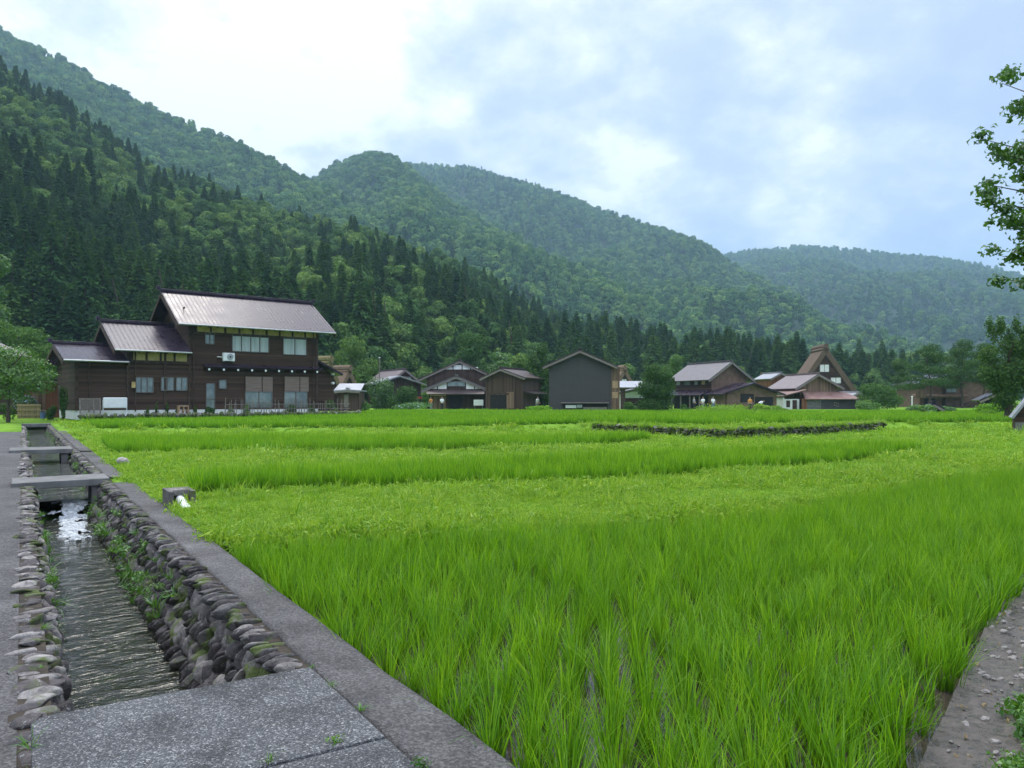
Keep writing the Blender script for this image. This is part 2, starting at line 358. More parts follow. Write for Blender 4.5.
def scatter(name, pts, scl, protos, m_unused=None, tilt=.12, rz=None):
    """one object whose points carry copies of the given meshes"""
    n = len(pts); me = bpy.data.meshes.new(name); me.vertices.add(n)
    me.vertices.foreach_set('co', np.asarray(pts, dtype=np.float32).ravel())
    rot = np.stack([rng.normal(0, tilt, n), rng.normal(0, tilt, n), rng.uniform(0, 6.283, n) if rz is None else rz], -1).astype(np.float32)
    for an, typ, dat, key in (('irot', 'FLOAT_VECTOR', rot.ravel(), 'vector'), ('iscl', 'FLOAT_VECTOR', np.asarray(scl, dtype=np.float32).ravel(), 'vector'),
                              ('iidx', 'INT', rng.integers(0, len(protos), n).astype(np.int32), 'value')):
        me.attributes.new(an, typ, 'POINT').data.foreach_set(key, dat)
    o = link(name, me)
    c = bpy.data.collections.new(name + '_pieces')
    for k, pm in enumerate(protos):
        c.objects.link(bpy.data.objects.new('%s_piece' % name, pm))
    ng = bpy.data.node_groups.new(name + '_nodes', 'GeometryNodeTree')
    ng.interface.new_socket('Geometry', in_out='INPUT', socket_type='NodeSocketGeometry')
    ng.interface.new_socket('Geometry', in_out='OUTPUT', socket_type='NodeSocketGeometry')
    N = ng.nodes.new; gi = N('NodeGroupInput'); go = N('NodeGroupOutput'); ip = N('GeometryNodeInstanceOnPoints')
    ci = N('GeometryNodeCollectionInfo'); ci.inputs['Collection'].default_value = c
    ci.inputs['Separate Children'].default_value = True; ci.inputs['Reset Children'].default_value = True
    L = ng.links.new
    def attr(nm, typ):
        a = N('GeometryNodeInputNamedAttribute'); a.data_type = typ; a.inputs['Name'].default_value = nm
        return next(s for s in a.outputs if s.enabled and s.name == 'Attribute')
    ip.inputs['Pick Instance'].default_value = True
    L(gi.outputs[0], ip.inputs['Points']); L(ci.outputs[0], ip.inputs['Instance'])
    L(attr('iidx', 'INT'), ip.inputs['Instance Index']); L(attr('irot', 'FLOAT_VECTOR'), ip.inputs['Rotation']); L(attr('iscl', 'FLOAT_VECTOR'), ip.inputs['Scale'])
    L(ip.outputs[0], go.inputs[0])
    o.modifiers.new('scatter', 'NODES').node_group = ng
    return o

def fbm(x, y, s, oct=4, seed=0.0):
    out = np.zeros_like(x); a = 1.0
    r = np.random.default_rng(int(seed * 10) + 3)
    for k in range(oct):
        for j in range(3):
            th = r.uniform(0, 6.283); ph = r.uniform(0, 6.283); q = r.uniform(.7, 1.4) * s
            out += a / 3 * np.sin((x * math.cos(th) + y * math.sin(th)) * q + ph + 1.3 * np.sin((x * math.sin(th) - y * math.cos(th)) * q * .7 + ph * 2))
        s *= 2.1; a *= .5
    return out

# ------------------------------------------------------------------ plan of the fields
PADDY_NEAR = [(.60, 2.4), (-3.06, 8.06), (-.14, 8.8), (3.3, 10.2), (7.56, 13.9), (11.1, 16.25), (16, 20.2), (17.5, 19.4), (12.2, 16.4), (6.3, 8.9), (4.45, 6.6), (3.88, 6.0), (1.84, 3.52), (1.02, 2.4)]
MUD_EDGE = [(1.02, 2.4), (1.84, 3.52), (3.88, 6.0), (4.45, 6.6), (6.3, 8.9), (7.0, 8.4), (4.9, 5.9), (2.45, 2.9), (1.7, 2.0)]
PADDY_2 = [(-5.17, 12.2), (-2.83, 13.2), (.9, 14), (2.26, 14.6), (5.3, 16.4), (8.77, 19), (12.6, 22.9), (12.4, 23.6), (11.4, 23.2), (8.4, 22), (3.5, 19.3), (1.15, 18), (-3.35, 15.7), (-6.2, 14.2)]
PADDY_3 = [(-11.7, 21.8), (-5.5, 22.2), (1.6, 24.6), (5.5, 28.6), (4.6, 29.3), (1.7, 28), (-6.8, 28), (-15.3, 28)]
PADDY_4 = [(-20.5, 37.2), (-10, 37.5), (3.8, 37.6), (8.0, 31), (13, 34.5), (18.8, 40), (30, 43.5), (40, 45), (42, 57), (18, 57), (0, 57), (-8.5, 57.5), (-12, 54.5), (-26, 45)]
PADDY_5 = [(-13, 62), (8, 61), (28, 61), (46, 61), (48, 74), (14, 76), (3, 76), (-14, 78)]
def inside(poly, x, y):
    c = np.zeros(x.shape, bool); n = len(poly)
    for i in range(n):
        (x0, y0), (x1, y1) = poly[i], poly[(i + 1) % n]
        k = ((y0 > y) != (y1 > y)) & (x < (x1 - x0) * (y - y0) / (y1 - y0 + 1e-12) + x0); c ^= k
    return c
def dist(poly, x, y, closed=True):
    d = np.full(x.shape, 1e9); n = len(poly)
    for i in range(n if closed else n - 1):
        (x0, y0), (x1, y1) = poly[i], poly[(i + 1) % n]
        dx, dy = x1 - x0, y1 - y0
        tt = np.clip(((x - x0) * dx + (y - y0) * dy) / (dx * dx + dy * dy), 0, 1)
        d = np.minimum(d, np.hypot(x - x0 - tt * dx, y - y0 - tt * dy))
    return d
TX = [-80, -18, 3.8, 7.9, 13, 18.8, 30, 80]; TY = [37, 35.8, 36, 29.2, 33, 38.3, 42, 45]
def gh(x, y, channel=False):
    x = np.asarray(x, float); y = np.asarray(y, float)
    yl = np.interp(x, TX, TY); w = np.where((x > 3.2) & (x < 19.5), .35, 1.8)
    hgt = np.interp(x, [-5, 4, 7, 12, 18, 30], [.15, .36, .50, .46, .36, .25])
    z = hgt * sstep((y - yl) / w) + (.25 - hgt) * sstep((y - 46) / 9)
    s = np.where(inside(PADDY_NEAR, x, y) | inside(MUD_EDGE, x, y), 0, np.minimum(dist(PADDY_NEAR, x, y), dist(MUD_EDGE, x, y)))
    z = z - .26 * sstep(1 - s / .3)
    u = D_[0] * x + D_[1] * y; v = N_[0] * x + N_[1] * y
    far = sstep((y - 4) / 10)
    z = z + (.018 * fbm(x, y, 1.7, 3) + .03 * fbm(x, y, .6, 2, 5)) * (v > 2.0) * (s > .3)
    if channel:
        k = np.interp(v, [-.02, .08, 1.22, 1.50], [0, 1, 1, 0]); z = z - 1.0 * k * ((u > -8) & (u < 54))
        z = np.where((v < .0) , z - .02, z)
    return z

uL = np.unique(np.concatenate([np.geomspace(62, 4000, 40), np.arange(-10, 62, .4), [-14, -30, -120, -600]]))
vL = np.unique(np.concatenate([-np.geomspace(8, 4000, 30), np.arange(-8, -.3, .6), [-.02, .08, .6, 1.22, 1.50, 1.6, 1.9], np.arange(2.2, 62, .4), np.geomspace(62, 4000, 36)]))
U, V = np.meshgrid(uL, vL, indexing='ij')
X = D_[0] * U + N_[0] * V; Y = D_[1] * U + N_[1] * V
setting(link('ground', grid_mesh('ground', np.stack([X, Y, gh(X, Y, True)], -1), 'ground')), 'weedy green ground of the fields and village')

# paddy water and the muddy edge
def poly_sheet(name, poly, z, m):
    me = bpy.data.meshes.new(name); me.from_pydata([(x, y, z) for x, y in poly], [], [tuple(range(len(poly)))]); me.materials.append(M[m]); me.update(); return me
PW = [(.9, 1.6), (-3.12, 8.2), (-.14, 9.0), (3.3, 10.4), (7.56, 14.1), (11.1, 16.45), (16, 20.4), (17.9, 19.2), (12.8, 16.2), (7.0, 8.6), (4.95, 6.3), (2.3, 3.1), (1.7, 1.6)]
setting(link('paddy_water', poly_sheet('paddy_water', PW, -.165, 'paddy_water')), 'still shallow water standing between the rice rows')
a0, a1 = np.array((1.05, 2.2)), np.array((7.6, 10.6)); dd = (a1 - a0) / np.linalg.norm(a1 - a0); nr = np.array((dd[1], -dd[0]))
ss = np.arange(0, np.linalg.norm(a1 - a0), .05); ww = np.arange(-.14, 1.25, .05)
S, Wd = np.meshgrid(ss, ww, indexing='ij')
mx = a0[0] + dd[0] * S + nr[0] * Wd; my = a0[1] + dd[1] * S + nr[1] * Wd
mz = -.135 + .020 * fbm(mx, my, 5, 4, 2) + .04 * sstep(Wd / .3) + .14 * sstep((Wd - .2) / .4)
setting(link('mud', grid_mesh('mud', np.stack([mx, my, mz], -1), 'mud')), 'wet grey brown mud along the edge of the rice paddy')

# road and path along the channel
def strip_mesh(name, u0, u1, v0, v1, z, m, du=.5, amp=.004, thick=0.0, jag0=0.0, jag1=0.0):
    us = np.arange(u0, u1 + 1e-6, du); us[-1] = u1; vs = np.linspace(v0, v1, 7)
    U, V = np.meshgrid(us, vs, indexing='ij'); w0 = (vs[-1] - V) / (v1 - v0)
    V = V + jag0 * w0 * fbm(U * 1.0, U * 0, 2.6, 3, 5) + jag1 * (1 - w0) * fbm(U, U * 0 + 4, 2.6, 3, 6)
    X = D_[0] * U + N_[0] * V; Y = D_[1] * U + N_[1] * V
    Z = z + amp * fbm(X, Y, 3, 3, 4)
    if thick:
        lo = np.stack([X[:, [0, -1]], Y[:, [0, -1]], Z[:, [0, -1]] - thick], -1)
        Pt = np.concatenate([lo[:, :1], np.stack([X, Y, Z], -1), lo[:, 1:]], 1)
    else: Pt = np.stack([X, Y, Z], -1)
    return grid_mesh(name, Pt, m, False)
setting(link('road', strip_mesh('road', -8, 75, -7, -.02, .004, 'asphalt')), 'grey asphalt lane along the left of the channel')
for u0, u1, dz in ((-8, 16.0, .02), (16.9, 25.5, .035), (25.7, 53.5, .05)):
    setting(link('path', strip_mesh('path', u0, u1, 1.44, 1.77, dz, 'asphalt', .25, .006, .32, .012, .018)), 'narrow dark concrete walk on top of the stone channel wall')
cr = MB(); cr.box(-7.5, 3.1, 0, 1.5, -.12, .10)
o = cr.build('crossing_path', 'concrete', bevel=.03); o.location = uv(53.4, 0, .02); o.rotation_euler.z = math.atan2(N_[1], N_[0]); setting(o, 'pale concrete crossing over the head of the channel')

# stream
def water_sheet(name, u0, u1, z, m, v0=.16, v1=1.16, slope=0.0):
    us = np.arange(u0, u1 + .01, .15); vs = np.linspace(v0, v1, 12); U, V = np.meshgrid(us, vs, indexing='ij')
    X = D_[0] * U + N_[0] * V; Y = D_[1] * U + N_[1] * V
    Z = z + slope * (U - u0) + .004 * fbm(X, Y, 6, 3, 1)
    return np.stack([X, Y, Z], -1)
setting(link('water', grid_mesh('water', water_sheet('w', -2, 16.2, -.62, 'stream_water'), 'stream_water')), 'rippling dark water running through the stone channel')
setting(link('upper_water', grid_mesh('upper_water', water_sheet('w', 16.9, 54, -.36, 'stream_water', slope=.003), 'stream_water')), 'shallow water of the upper channel above the small fall')
us = np.linspace(12.2, 16.85, 150); vs = np.linspace(.18, 1.14, 40); U, V = np.meshgrid(us, vs, indexing='ij')
Xf = D_[0] * U + N_[0] * V; Yf = D_[1] * U + N_[1] * V
core = np.exp(-((V - .72 - .03 * (U - 14)) / .33) ** 2)
Zf = -.62 + .25 * sstep((U - 15.9) / .9) + .05 * np.abs(fbm(Xf, Yf, 13, 4, 3)) * core - .06 * (1 - core) - .10 * sstep((14.2 - U) / 1.5) + .01
fm = grid_mesh('foam', np.stack([Xf, Yf, Zf], -1), 'foam')
keep = core * (.55 + .55 * sstep((U - 12.6) / 2.6)) + .46 * fbm(Xf, Yf, 15, 4, 9) > .58
bmf = bmesh.new(); bmf.from_mesh(fm); bmf.verts.ensure_lookup_table(); kf = keep.ravel()
bmesh.ops.delete(bmf, geom=[v for v in bmf.verts if not kf[v.index]], context='VERTS'); bmf.to_mesh(fm); bmf.free()
setting(link('foam', fm), 'white foaming water tumbling down the small drop', 'stuff')

# ------------------------------------------------------------------ stones of the channel walls
ico = bmesh.new(); bmesh.ops.create_icosphere(ico, subdivisions=2, radius=1)
IV = np.array([v.co[:] for v in ico.verts]); IF = np.array([[v.index for v in f.verts] for f in ico.faces]); ico.free()
ico = bmesh.new(); bmesh.ops.create_icosphere(ico, subdivisions=3, radius=1)
IV3 = np.array([v.co[:] for v in ico.verts]); IF3 = np.array([[v.index for v in f.verts] for f in ico.faces]); ico.free()
def stones(name, items, m='stone'):
    """items: centre, (along, across, up) half sizes, lean and yaw -> one rough boulder each"""
    Vs, Fs = [], []; o = 0
    for c, (hx, hy, hz), lean, yaw in items:
        near = c[1] < 16; B, FF = (IV3, IF3) if near else (IV, IF); q = B.copy() * 1.08
        for k in range(13):
            a = rng.normal(size=3); a /= np.linalg.norm(a); e = q @ a - rng.uniform(.58, .95); q -= np.outer(np.maximum(e, 0), a)
        q *= 1 + rng.normal(0, .018, (len(q), 1))
        q *= (hx, hy, hz)
        ca, sa = math.cos(lean), math.sin(lean)
        q = q @ np.array([[ca, 0, -sa], [0, 1, 0], [sa, 0, ca]])
        cy, sy = math.cos(yaw), math.sin(yaw)
        q = q @ np.array([[cy, sy, 0], [-sy, cy, 0], [0, 0, 1]])
        Vs.append(q + np.array(c)); Fs.append(FF + o); o += len(q)
    return npmesh(name, np.concatenate(Vs), np.concatenate(Fs), m, False)
cyaw = math.atan2(D_[1], D_[0])
items = []
for row in range(6):
    h = row / 5; v0 = 1.08 + .34 * h ** .9; z0 = -.74 + .70 * h
    if row == 5: v0, z0 = 1.35, -.025
    u = 4.45 + rng.uniform(0, .1)
    while u < 53:
        th = rng.uniform(.022, .048) * (1.6 if u > 18 else 1) * (1.15 if row < 5 else 1)
        L = rng.uniform(.09, .15)
        lean = R(58 if row % 2 else 122) + rng.normal(0, .13)      # plates set on edge, alternately leaning
        items.append((uv(u, v0 + rng.normal(0, .014), z0 + rng.normal(0, .010)), (rng.uniform(.10, .14) if row < 5 else rng.uniform(.05, .075), L if row == 5 else .13, th if row < 5 else th * 1.1), lean if row < 5 else R(50) + rng.normal(0, .25), cyaw + (rng.normal(R(-14), .14) if row == 5 else rng.normal(0, .12))))
        u += th * (1.9 if row < 5 else 2.3)
wall_r = thing('stone_channel_wall', 'dark mossy wall of slanted field stones on the right bank of the stream', 'stone wall')
link('stones', stones('stones', items, 'stone_dark'), wall_r)
bk = MB(); bk.add([uv(4.4, 1.14, -.95), uv(4.4, 1.46, -.95), uv(4.4, 1.46, .004), uv(4.4, 1.36, .004), uv(53.5, 1.14, -.95), uv(53.5, 1.46, -.95), uv(53.5, 1.46, .004), uv(53.5, 1.36, .004)],
                [(0, 1, 2, 3), (7, 6, 5, 4), (0, 4, 5, 1), (1, 5, 6, 2), (2, 6, 7, 3), (3, 7, 4, 0)])
bk.build('earth_core', 'soil', wall_r)
items = []
for row in range(5):
    u = 3.9
    while u < 53:
        th = rng.uniform(.028, .062) * (1.5 if u > 18 else 1)
        if row == 4: c = uv(u, .055 + rng.normal(0, .03), -.012 + rng.normal(0, .010)); h = (th * 1.35, rng.uniform(.075, .125), rng.uniform(.022, .038)); ln = rng.normal(0, .3)
        else: c = uv(u, .16 + rng.normal(0, .02), -.72 + .16 * row + rng.normal(0, .02)); h = (th * 1.3, .07, .10); ln = rng.normal(0, .3)
        items.append((c, h, ln, cyaw + rng.normal(0, .22))); u += th * 1.75
wall_l = thing('stone_channel_wall', 'low edge of pale rounded stones between the lane and the stream', 'stone wall')
link('stones', stones('stones', items, 'stone_edge'), wall_l)
bk = MB(); a = [(-.06, -.95), (.13, -.95), (.13, .001), (-.06, .001)]
bk.add([uv(3.8, *q) for q in a] + [uv(53.5, *q) for q in a], [(0, 1, 2, 3), (7, 6, 5, 4), (0, 4, 5, 1), (1, 5, 6, 2), (2, 6, 7, 3), (3, 7, 4, 0)])
bk.build('earth_core', 'soil', wall_l)
# terrace wall in the middle of the fields
tw = thing('terrace_wall', 'low curved mossy stone wall holding up the far rice terrace', 'stone wall')
items = []
pl = [(3.9, 35.6), (7.9, 28.95), (13, 32.7), (18.9, 38.1)]
for (x0, y0), (x1, y1) in zip(pl, pl[1:]):
    Ls = math.hypot(x1 - x0, y1 - y0); yw = math.atan2(y1 - y0, x1 - x0)
    for row in range(4):
        s = 0
        while s < Ls:
            w = rng.uniform(.12, .28); f = s / Ls
            items.append(((x0 + (x1 - x0) * f + rng.normal(0, .04), y0 + (y1 - y0) * f + rng.normal(0, .04), .03 + row * .12 + rng.normal(0, .02)), (w * .6, .15, rng.uniform(.06, .11)), rng.normal(0, .15), yw + rng.normal(0, .2)))
            s += w * 1.1
link('stones', stones('stones', items, 'stone_mossy'), tw)
bk = MB()
for (x0, y0), (x1, y1) in zip(pl, pl[1:]):
    bk.add([(x0, y0, -.1), (x1, y1, -.1), (x1, y1 + .3, -.1), (x0, y0 + .3, -.1), (x0, y0, .36), (x1, y1, .36), (x1, y1 + .3, .36), (x0, y0 + .3, .36)], [(3, 2, 1, 0), (4, 5, 6, 7), (0, 1, 5, 4), (1, 2, 6, 5), (2, 3, 7, 6), (3, 0, 4, 7)])
bk.build('earth_core', 'soil', tw)
TWP = []
for (x0, y0), (x1, y1) in zip(pl, pl[1:]):
    for k in range(330):
        f = rng.random(); TWP.append((x0 + (x1 - x0) * f, y0 + (y1 - y0) * f + rng.uniform(-.22, .4), 0))

# ------------------------------------------------------------------ slabs over the channel
def slab(name, label, u0, u1, v0, v1, z0, z1, m, cat, skew=0.0, bevel=.012):
    mb = MB(); mb.add([uv(u0, v0, z0), uv(u1, v0, z0), uv(u1 + skew, v1, z0), uv(u0 + skew, v1, z0), uv(u0, v0, z1), uv(u1, v0, z1), uv(u1 + skew, v1, z1), uv(u0 + skew, v1, z1)],
                      [(3, 2, 1, 0), (4, 5, 6, 7), (0, 1, 5, 4), (1, 2, 6, 5), (2, 3, 7, 6), (3, 0, 4, 7)])
    return tag(mb.build(name, m, bevel=bevel), label, cat)
slab('channel_cover', 'speckled grey concrete cover ending at the open water in front', 3.31, 4.40, .035, 1.425, -.12, .026, 'aggregate', 'concrete slab', -.05)
slab('channel_cover', 'speckled grey concrete cover behind the joint at the bottom of the picture', .3, 3.295, .035, 1.425, -.12, .024, 'aggregate', 'concrete slab', -.05)
def footbridge(label, u0, u1, v0, v1, zt, skew):
    b = thing('footbridge', label, 'bridge', uv(u0, v0, 0)); b.location = (0, 0, 0)
    mb = MB(); q = lambda a, c, z: uv(a + skew * (c - v0), c, z)
    def sl(u0, u1, v0, v1, z0, z1):
        mb.add([q(u0, v0, z0), q(u1, v0, z0), q(u1, v1, z0), q(u0, v1, z0), q(u0, v0, z1), q(u1, v0, z1), q(u1, v1, z1), q(u0, v1, z1)], [(3, 2, 1, 0), (4, 5, 6, 7), (0, 1, 5, 4), (1, 2, 6, 5), (2, 3, 7, 6), (3, 0, 4, 7)])
    sl(u0, u1, v0, v1, zt - .13, zt); mb.build('deck', 'concrete', b, bevel=.01)
    mb = MB(); sl(u0 + .05, u1 - .05, v0 + .12, v0 + .3, -.9, zt - .134); mb.build('abutment', 'concrete_dark', b)
    mb = MB(); sl(u0 + .05, u1 - .05, v1 - .3, v1 - .12, -.9, zt - .134); mb.build('abutment', 'concrete_dark', b)
footbridge('nearer flat concrete footbridge over the small waterfall', 16.25, 17.35, -.16, 1.42, .075, .08)
footbridge('farther flat concrete footbridge over the channel towards the bamboo fence', 26.6, 28.1, -.32, 1.3, .085, -.1)
# outlet box with its pipe
bx = thing('outlet_box', 'small dark concrete outlet box with a white pipe beside the walk', 'drain box', uv(12.2, 1.8, 0)); bx.rotation_euler.z = cyaw
mb = MB(); mb.box(-.32, .32, -.36, -.30, -.25, .24); mb.box(-.32, .32, -.06, 0, -.25, .24); mb.box(.26, .32, -.298, -.062, -.25, .24); mb.box(-.1, .258, -.298, -.062, .16, .238); mb.build('box_wall', 'stone_dark', bx)
mb = MB(); mb.tube((-.85, -.16, .03), (-.1, -.18, .10), .06, .06, 14); mb.build('pipe', 'white_paint', bx, smooth=False)
st = tag(link('rock', stones('rock', [((0, 0, .1), (.17, .14, .11), .1, .4)])), 'pale rounded rock in the grass beside the walk', 'rock'); st.location = G(124, 466)

# ------------------------------------------------------------------ plants: blades and clumps
def blades(name, n, h, w, spread, bend, m, segs=3, hvar=.25, lean=.0):
    V, Fc = [], []
    for i in range(n):
        a = rng.uniform(0, 6.283); r = abs(rng.normal(0, spread * .5)); b = rng.normal(0, .5) + a
        H = h * (1 + rng.uniform(-hvar, hvar * .8)); bd = bend * rng.uniform(.1, 1.5) * H; ln = lean * rng.uniform(0, 1.3) * H; tw = b + 1.57 + rng.normal(0, .5)
        if rng.random() < .12: bd *= 2.2
        ww = w * rng.uniform(.65, 1.3); sx, sy = math.cos(tw) * ww / 2, math.sin(tw) * ww / 2; o = len(V)
        for k in range(segs + 1):
            q = k / segs; d = ln * q + bd * q ** 2.4; cx = math.cos(a) * r + math.cos(b) * d; cy = math.sin(a) * r + math.sin(b) * d
            z = H * q - .45 * (ln * ln * q + bd * bd * q ** 3) / max(H, 1e-3) * (1 + .6 * (q > .9)); wk = (1 - q ** 2.2) * .9 + .1
            V += [(cx - sx * wk, cy - sy * wk, z), (cx + sx * wk, cy + sy * wk, z)]
        Fc += [(o + 2 * k, o + 2 * k + 1, o + 2 * k + 3, o + 2 * k + 2) for k in range(segs)]
    return npmesh(name, V, Fc, m)
def leafcloud(blobs, n, size, shell=.55, droop=.0, aspect=.6, seed=None, jit=.65):
    """leaf faces in a union of ellipsoids: returns V, F of quads"""
    r = np.random.default_rng(seed) if seed is not None else rng
    blobs = np.array(blobs, float); vol = blobs[:, 3] * blobs[:, 4] * blobs[:, 5]; pr = vol ** .75; pr /= pr.sum()
    bi = r.choice(len(blobs), n, p=pr); d = r.normal(size=(n, 3)); d /= np.linalg.norm(d, axis=1)[:, None]
    rad = (shell + (1 - shell) * r.uniform(0, 1, n)) * np.where(r.random(n) < .12, 1.14, 1)
    c = blobs[bi, :3] + d * rad[:, None] * blobs[bi, 3:6]
    nrm = d + r.normal(0, jit, (n, 3)); nrm[:, 2] += .35; nrm /= np.linalg.norm(nrm, axis=1)[:, None]
    a = np.cross(nrm, r.normal(size=(n, 3))); a /= np.linalg.norm(a, axis=1)[:, None]; b = np.cross(nrm, a)
    s = size * r.uniform(.6, 1.35, n)[:, None]; k = aspect
    tip = nrm * s * .22
    V = np.stack([c - a * s * .5 - tip, c - b * s * k * .5 + tip * .6, c + a * s * .5 - tip, c + b * s * k * .5 + tip * .6], 1).reshape(-1, 3)
    V[:, 2] -= droop
    return V, np.arange(4 * n).reshape(n, 4)
def crown_blobs(h0, h1, rx, n, seed, ry=None):
    r = np.random.default_rng(seed); out = []; ry = ry or rx
    for i in range(n):
        q = (i + .5) / n; z = h0 + (h1 - h0) * q; prof = math.sin(math.pi * min(.97, .22 + .76 * q)) ** .7
        a = r.uniform(0, 6.283); d = rx * prof * r.uniform(.15, .72); k = r.uniform(.32, .5)
        out.append((math.cos(a) * d, math.sin(a) * d * ry / rx, z + r.normal(0, .04) * (h1 - h0), rx * k, ry * k, rx * k * .72))
    return out
def conifer_mesh(name, H, Rm, n, size, m, seed, base=.12, bare=.0):
    r = np.random.default_rng(seed); h = base + (1 - base) * r.uniform(0, 1, n) ** 1.25
    lev = np.round(h * 26) / 26 + r.normal(0, .006, n); h = np.clip(lev, base, 1)
    az = r.uniform(0, 6.283, n); lob = 1 + .28 * np.sin(az * 3 + h * 40 + seed) + .15 * np.sin(az * 7 - h * 90)
    env = Rm * (1 - h ** 1.5) ** 1.05 * lob + .10
    q = r.uniform(.25, 1, n) ** .6; rad = env * q
    c = np.stack([np.cos(az) * rad, np.sin(az) * rad, h * H - rad * .32 * q], -1)
    out = np.stack([np.cos(az), np.sin(az), np.full(n, -.45)], -1); out += r.normal(0, .25, (n, 3)); out /= np.linalg.norm(out, axis=1)[:, None]
    side = np.cross(out, (0, 0, 1)) + r.normal(0, .35, (n, 3)); side /= np.linalg.norm(side, axis=1)[:, None]
    s = size * r.uniform(.6, 1.4, n)[:, None] * (.55 + .6 * (1 - h))[:, None]
    V = np.stack([c - out * s * .3, c - side * s * .32 + out * s * .2, c + out * s, c + side * s * .32 + out * s * .2], 1).reshape(-1, 3)
    return npmesh(name, V, np.arange(4 * n).reshape(n, 4), m)
def trunk_mesh(H, r0, seed, limbs=5, spreadr=2.0, top=.85, z0=.3):
    r = np.random.default_rng(seed); mb = MB(); pts = []; x = y = 0
    for k in range(5):
        pts.append((x, y, H * top * k / 4 - .3 * (k == 0))); x += r.normal(0, .02 * H); y += r.normal(0, .02 * H)
    mb.path(pts, [r0 * (1 - .2 * k) for k in range(5)], 8)
    for i in range(limbs):
        q = z0 + (top - z0) * (i + .5) / max(limbs, 1); k = min(3, int(q / top * 4)); b = Vector(pts[k]).lerp(Vector(pts[k + 1]), q / top * 4 - k)
        a = r.uniform(0, 6.283); e = b + Vector((math.cos(a) * spreadr, math.sin(a) * spreadr, spreadr * .7)); mid = b.lerp(e, .5) + Vector((0, 0, -.08 * spreadr))
        mb.path([b, mid, e], [r0 * .4, r0 * .25, r0 * .08], 5)
    return mb.mesh('trunk')
def put_mesh(name, me, m, parent):
    if not me.materials: me.materials.append(M[m])
    return link(name, me, parent)

# rice: several clump shapes, planted in rows
rice_hi = [blades('rice_clump', 38, .335, .0062, .06, .20, 'rice', 5, .3, .24) for k in range(6)]
rice_mid = [blades('rice_clump', 28, .35, .011, .085, .18, 'rice', 3, .25, .18) for k in range(5)]
rice_lo = [blades('rice_clump', 26, .34, .024, .2, .22, 'rice', 2, .3, .1) for k in range(4)]
def plant(name, poly, dx, dy, protos, yaw, label, z, jit=.25, hs=1.0, cull=None):
    p = np.array(poly); c = p.mean(0); ca, sa = math.cos(yaw), math.sin(yaw); q = (p - c) @ np.array([[ca, -sa], [sa, ca]])
    gx = np.arange(q[:, 0].min(), q[:, 0].max(), dx); gy = np.arange(q[:, 1].min(), q[:, 1].max(), dy)
    A, B = np.meshgrid(gx, gy, indexing='ij'); A = A.ravel() + rng.normal(0, dx * jit * .5, A.size); B = B.ravel() + rng.normal(0, dy * jit, B.size)
    x = A * ca - B * sa + c[0]; y = A * sa + B * ca + c[1]
    k = inside(poly, x, y) & (y > 1.5) & (np.abs(x) < y * .78 + 1.2) & (rng.random(len(x)) > .03)
    x, y = x[k], y[k]; n = len(x)
    patch = 1 + .10 * fbm(x, y, .8, 3, 8)
    s = (rng.normal(1, .09, n) * patch * hs)[:, None] * np.array((1, 1, 1)); s[:, :2] *= rng.uniform(.85, 1.2, (n, 1))
    zz = np.full(n, z) if z is not None else gh(x, y)
    o = scatter(name, np.stack([x, y, zz], -1), s, protos)
    setting(o, label, 'stuff'); return n
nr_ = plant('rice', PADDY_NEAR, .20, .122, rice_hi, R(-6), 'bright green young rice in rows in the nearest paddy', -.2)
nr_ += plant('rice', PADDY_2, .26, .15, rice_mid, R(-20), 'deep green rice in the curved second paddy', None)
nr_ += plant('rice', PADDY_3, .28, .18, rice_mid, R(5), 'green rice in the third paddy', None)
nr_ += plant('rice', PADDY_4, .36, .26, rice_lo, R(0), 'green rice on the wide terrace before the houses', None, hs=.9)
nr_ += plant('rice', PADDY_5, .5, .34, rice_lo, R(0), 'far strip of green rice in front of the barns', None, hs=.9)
# weedy banks
tuft_a = [blades('grass_tuft', 34, .085, .010, .17, .7, 'grass', 3, .5) for k in range(4)]
tuft_b = [blades('grass_tuft', 16, .13, .014, .14, .8, 'grass', 3, .5)] + [npmesh('clover', *leafcloud([(0, 0, .03, .17, .17, .05)], 70, .04, .2), 'grass') for k in range(2)]
n = 80000; q = rng.random(n); Yg = 1 / (1 / 5.5 + q * (1 / 62 - 1 / 5.5)); Xg = rng.uniform(-.78, .74, n) * Yg
ok = np.ones(n, bool)
for pd, grow in ((PADDY_NEAR, .0), (PADDY_2, .0), (PADDY_3, 0), (PADDY_4, 0)): ok &= ~inside(pd, Xg, Yg)
vg = N_[0] * Xg + N_[1] * Yg; ug = D_[0] * Xg + D_[1] * Yg
ok &= (vg > 1.84) | ((ug > 15.6) & (ug < 17.2) & (vg > 1.72))
mudd = (Xg - a0[0]) * nr[0] + (Yg - a0[1]) * nr[1]; ok &= ~((mudd > -.2) & (mudd < .62) & (Yg < 10))
ok &= ~((Xg < -13) & (Yg > 46)) 
Xg, Yg = Xg[ok], Yg[ok]; sc = (.75 + .03 * Yg) * rng.uniform(.6, 1.3, len(Xg)); lush = 1 + .45 * fbm(Xg, Yg, .9, 3, 12)
sc = sc * np.clip(lush, .5, 1.7)
S3 = np.stack([sc * 1.15, sc * 1.15, sc * .85], -1)
big_ = [blades('grass_tuft', 26, .24, .010, .10, .5, 'grass', 4, .5, .35) for k in range(4)]
nk = rng.random(len(Xg)) < .022 * np.clip(lush, 0, 2) ** 3; nk &= Yg < 34
S4 = rng.uniform(.6, 1.25, (nk.sum(), 1)) * np.array((1, 1, 1))
setting(scatter('tall_grass', np.stack([Xg[nk], Yg[nk], gh(Xg[nk], Yg[nk]) - .01], -1), S4, big_, tilt=.2), 'taller tufts of wild grass on the paddy banks', 'stuff')
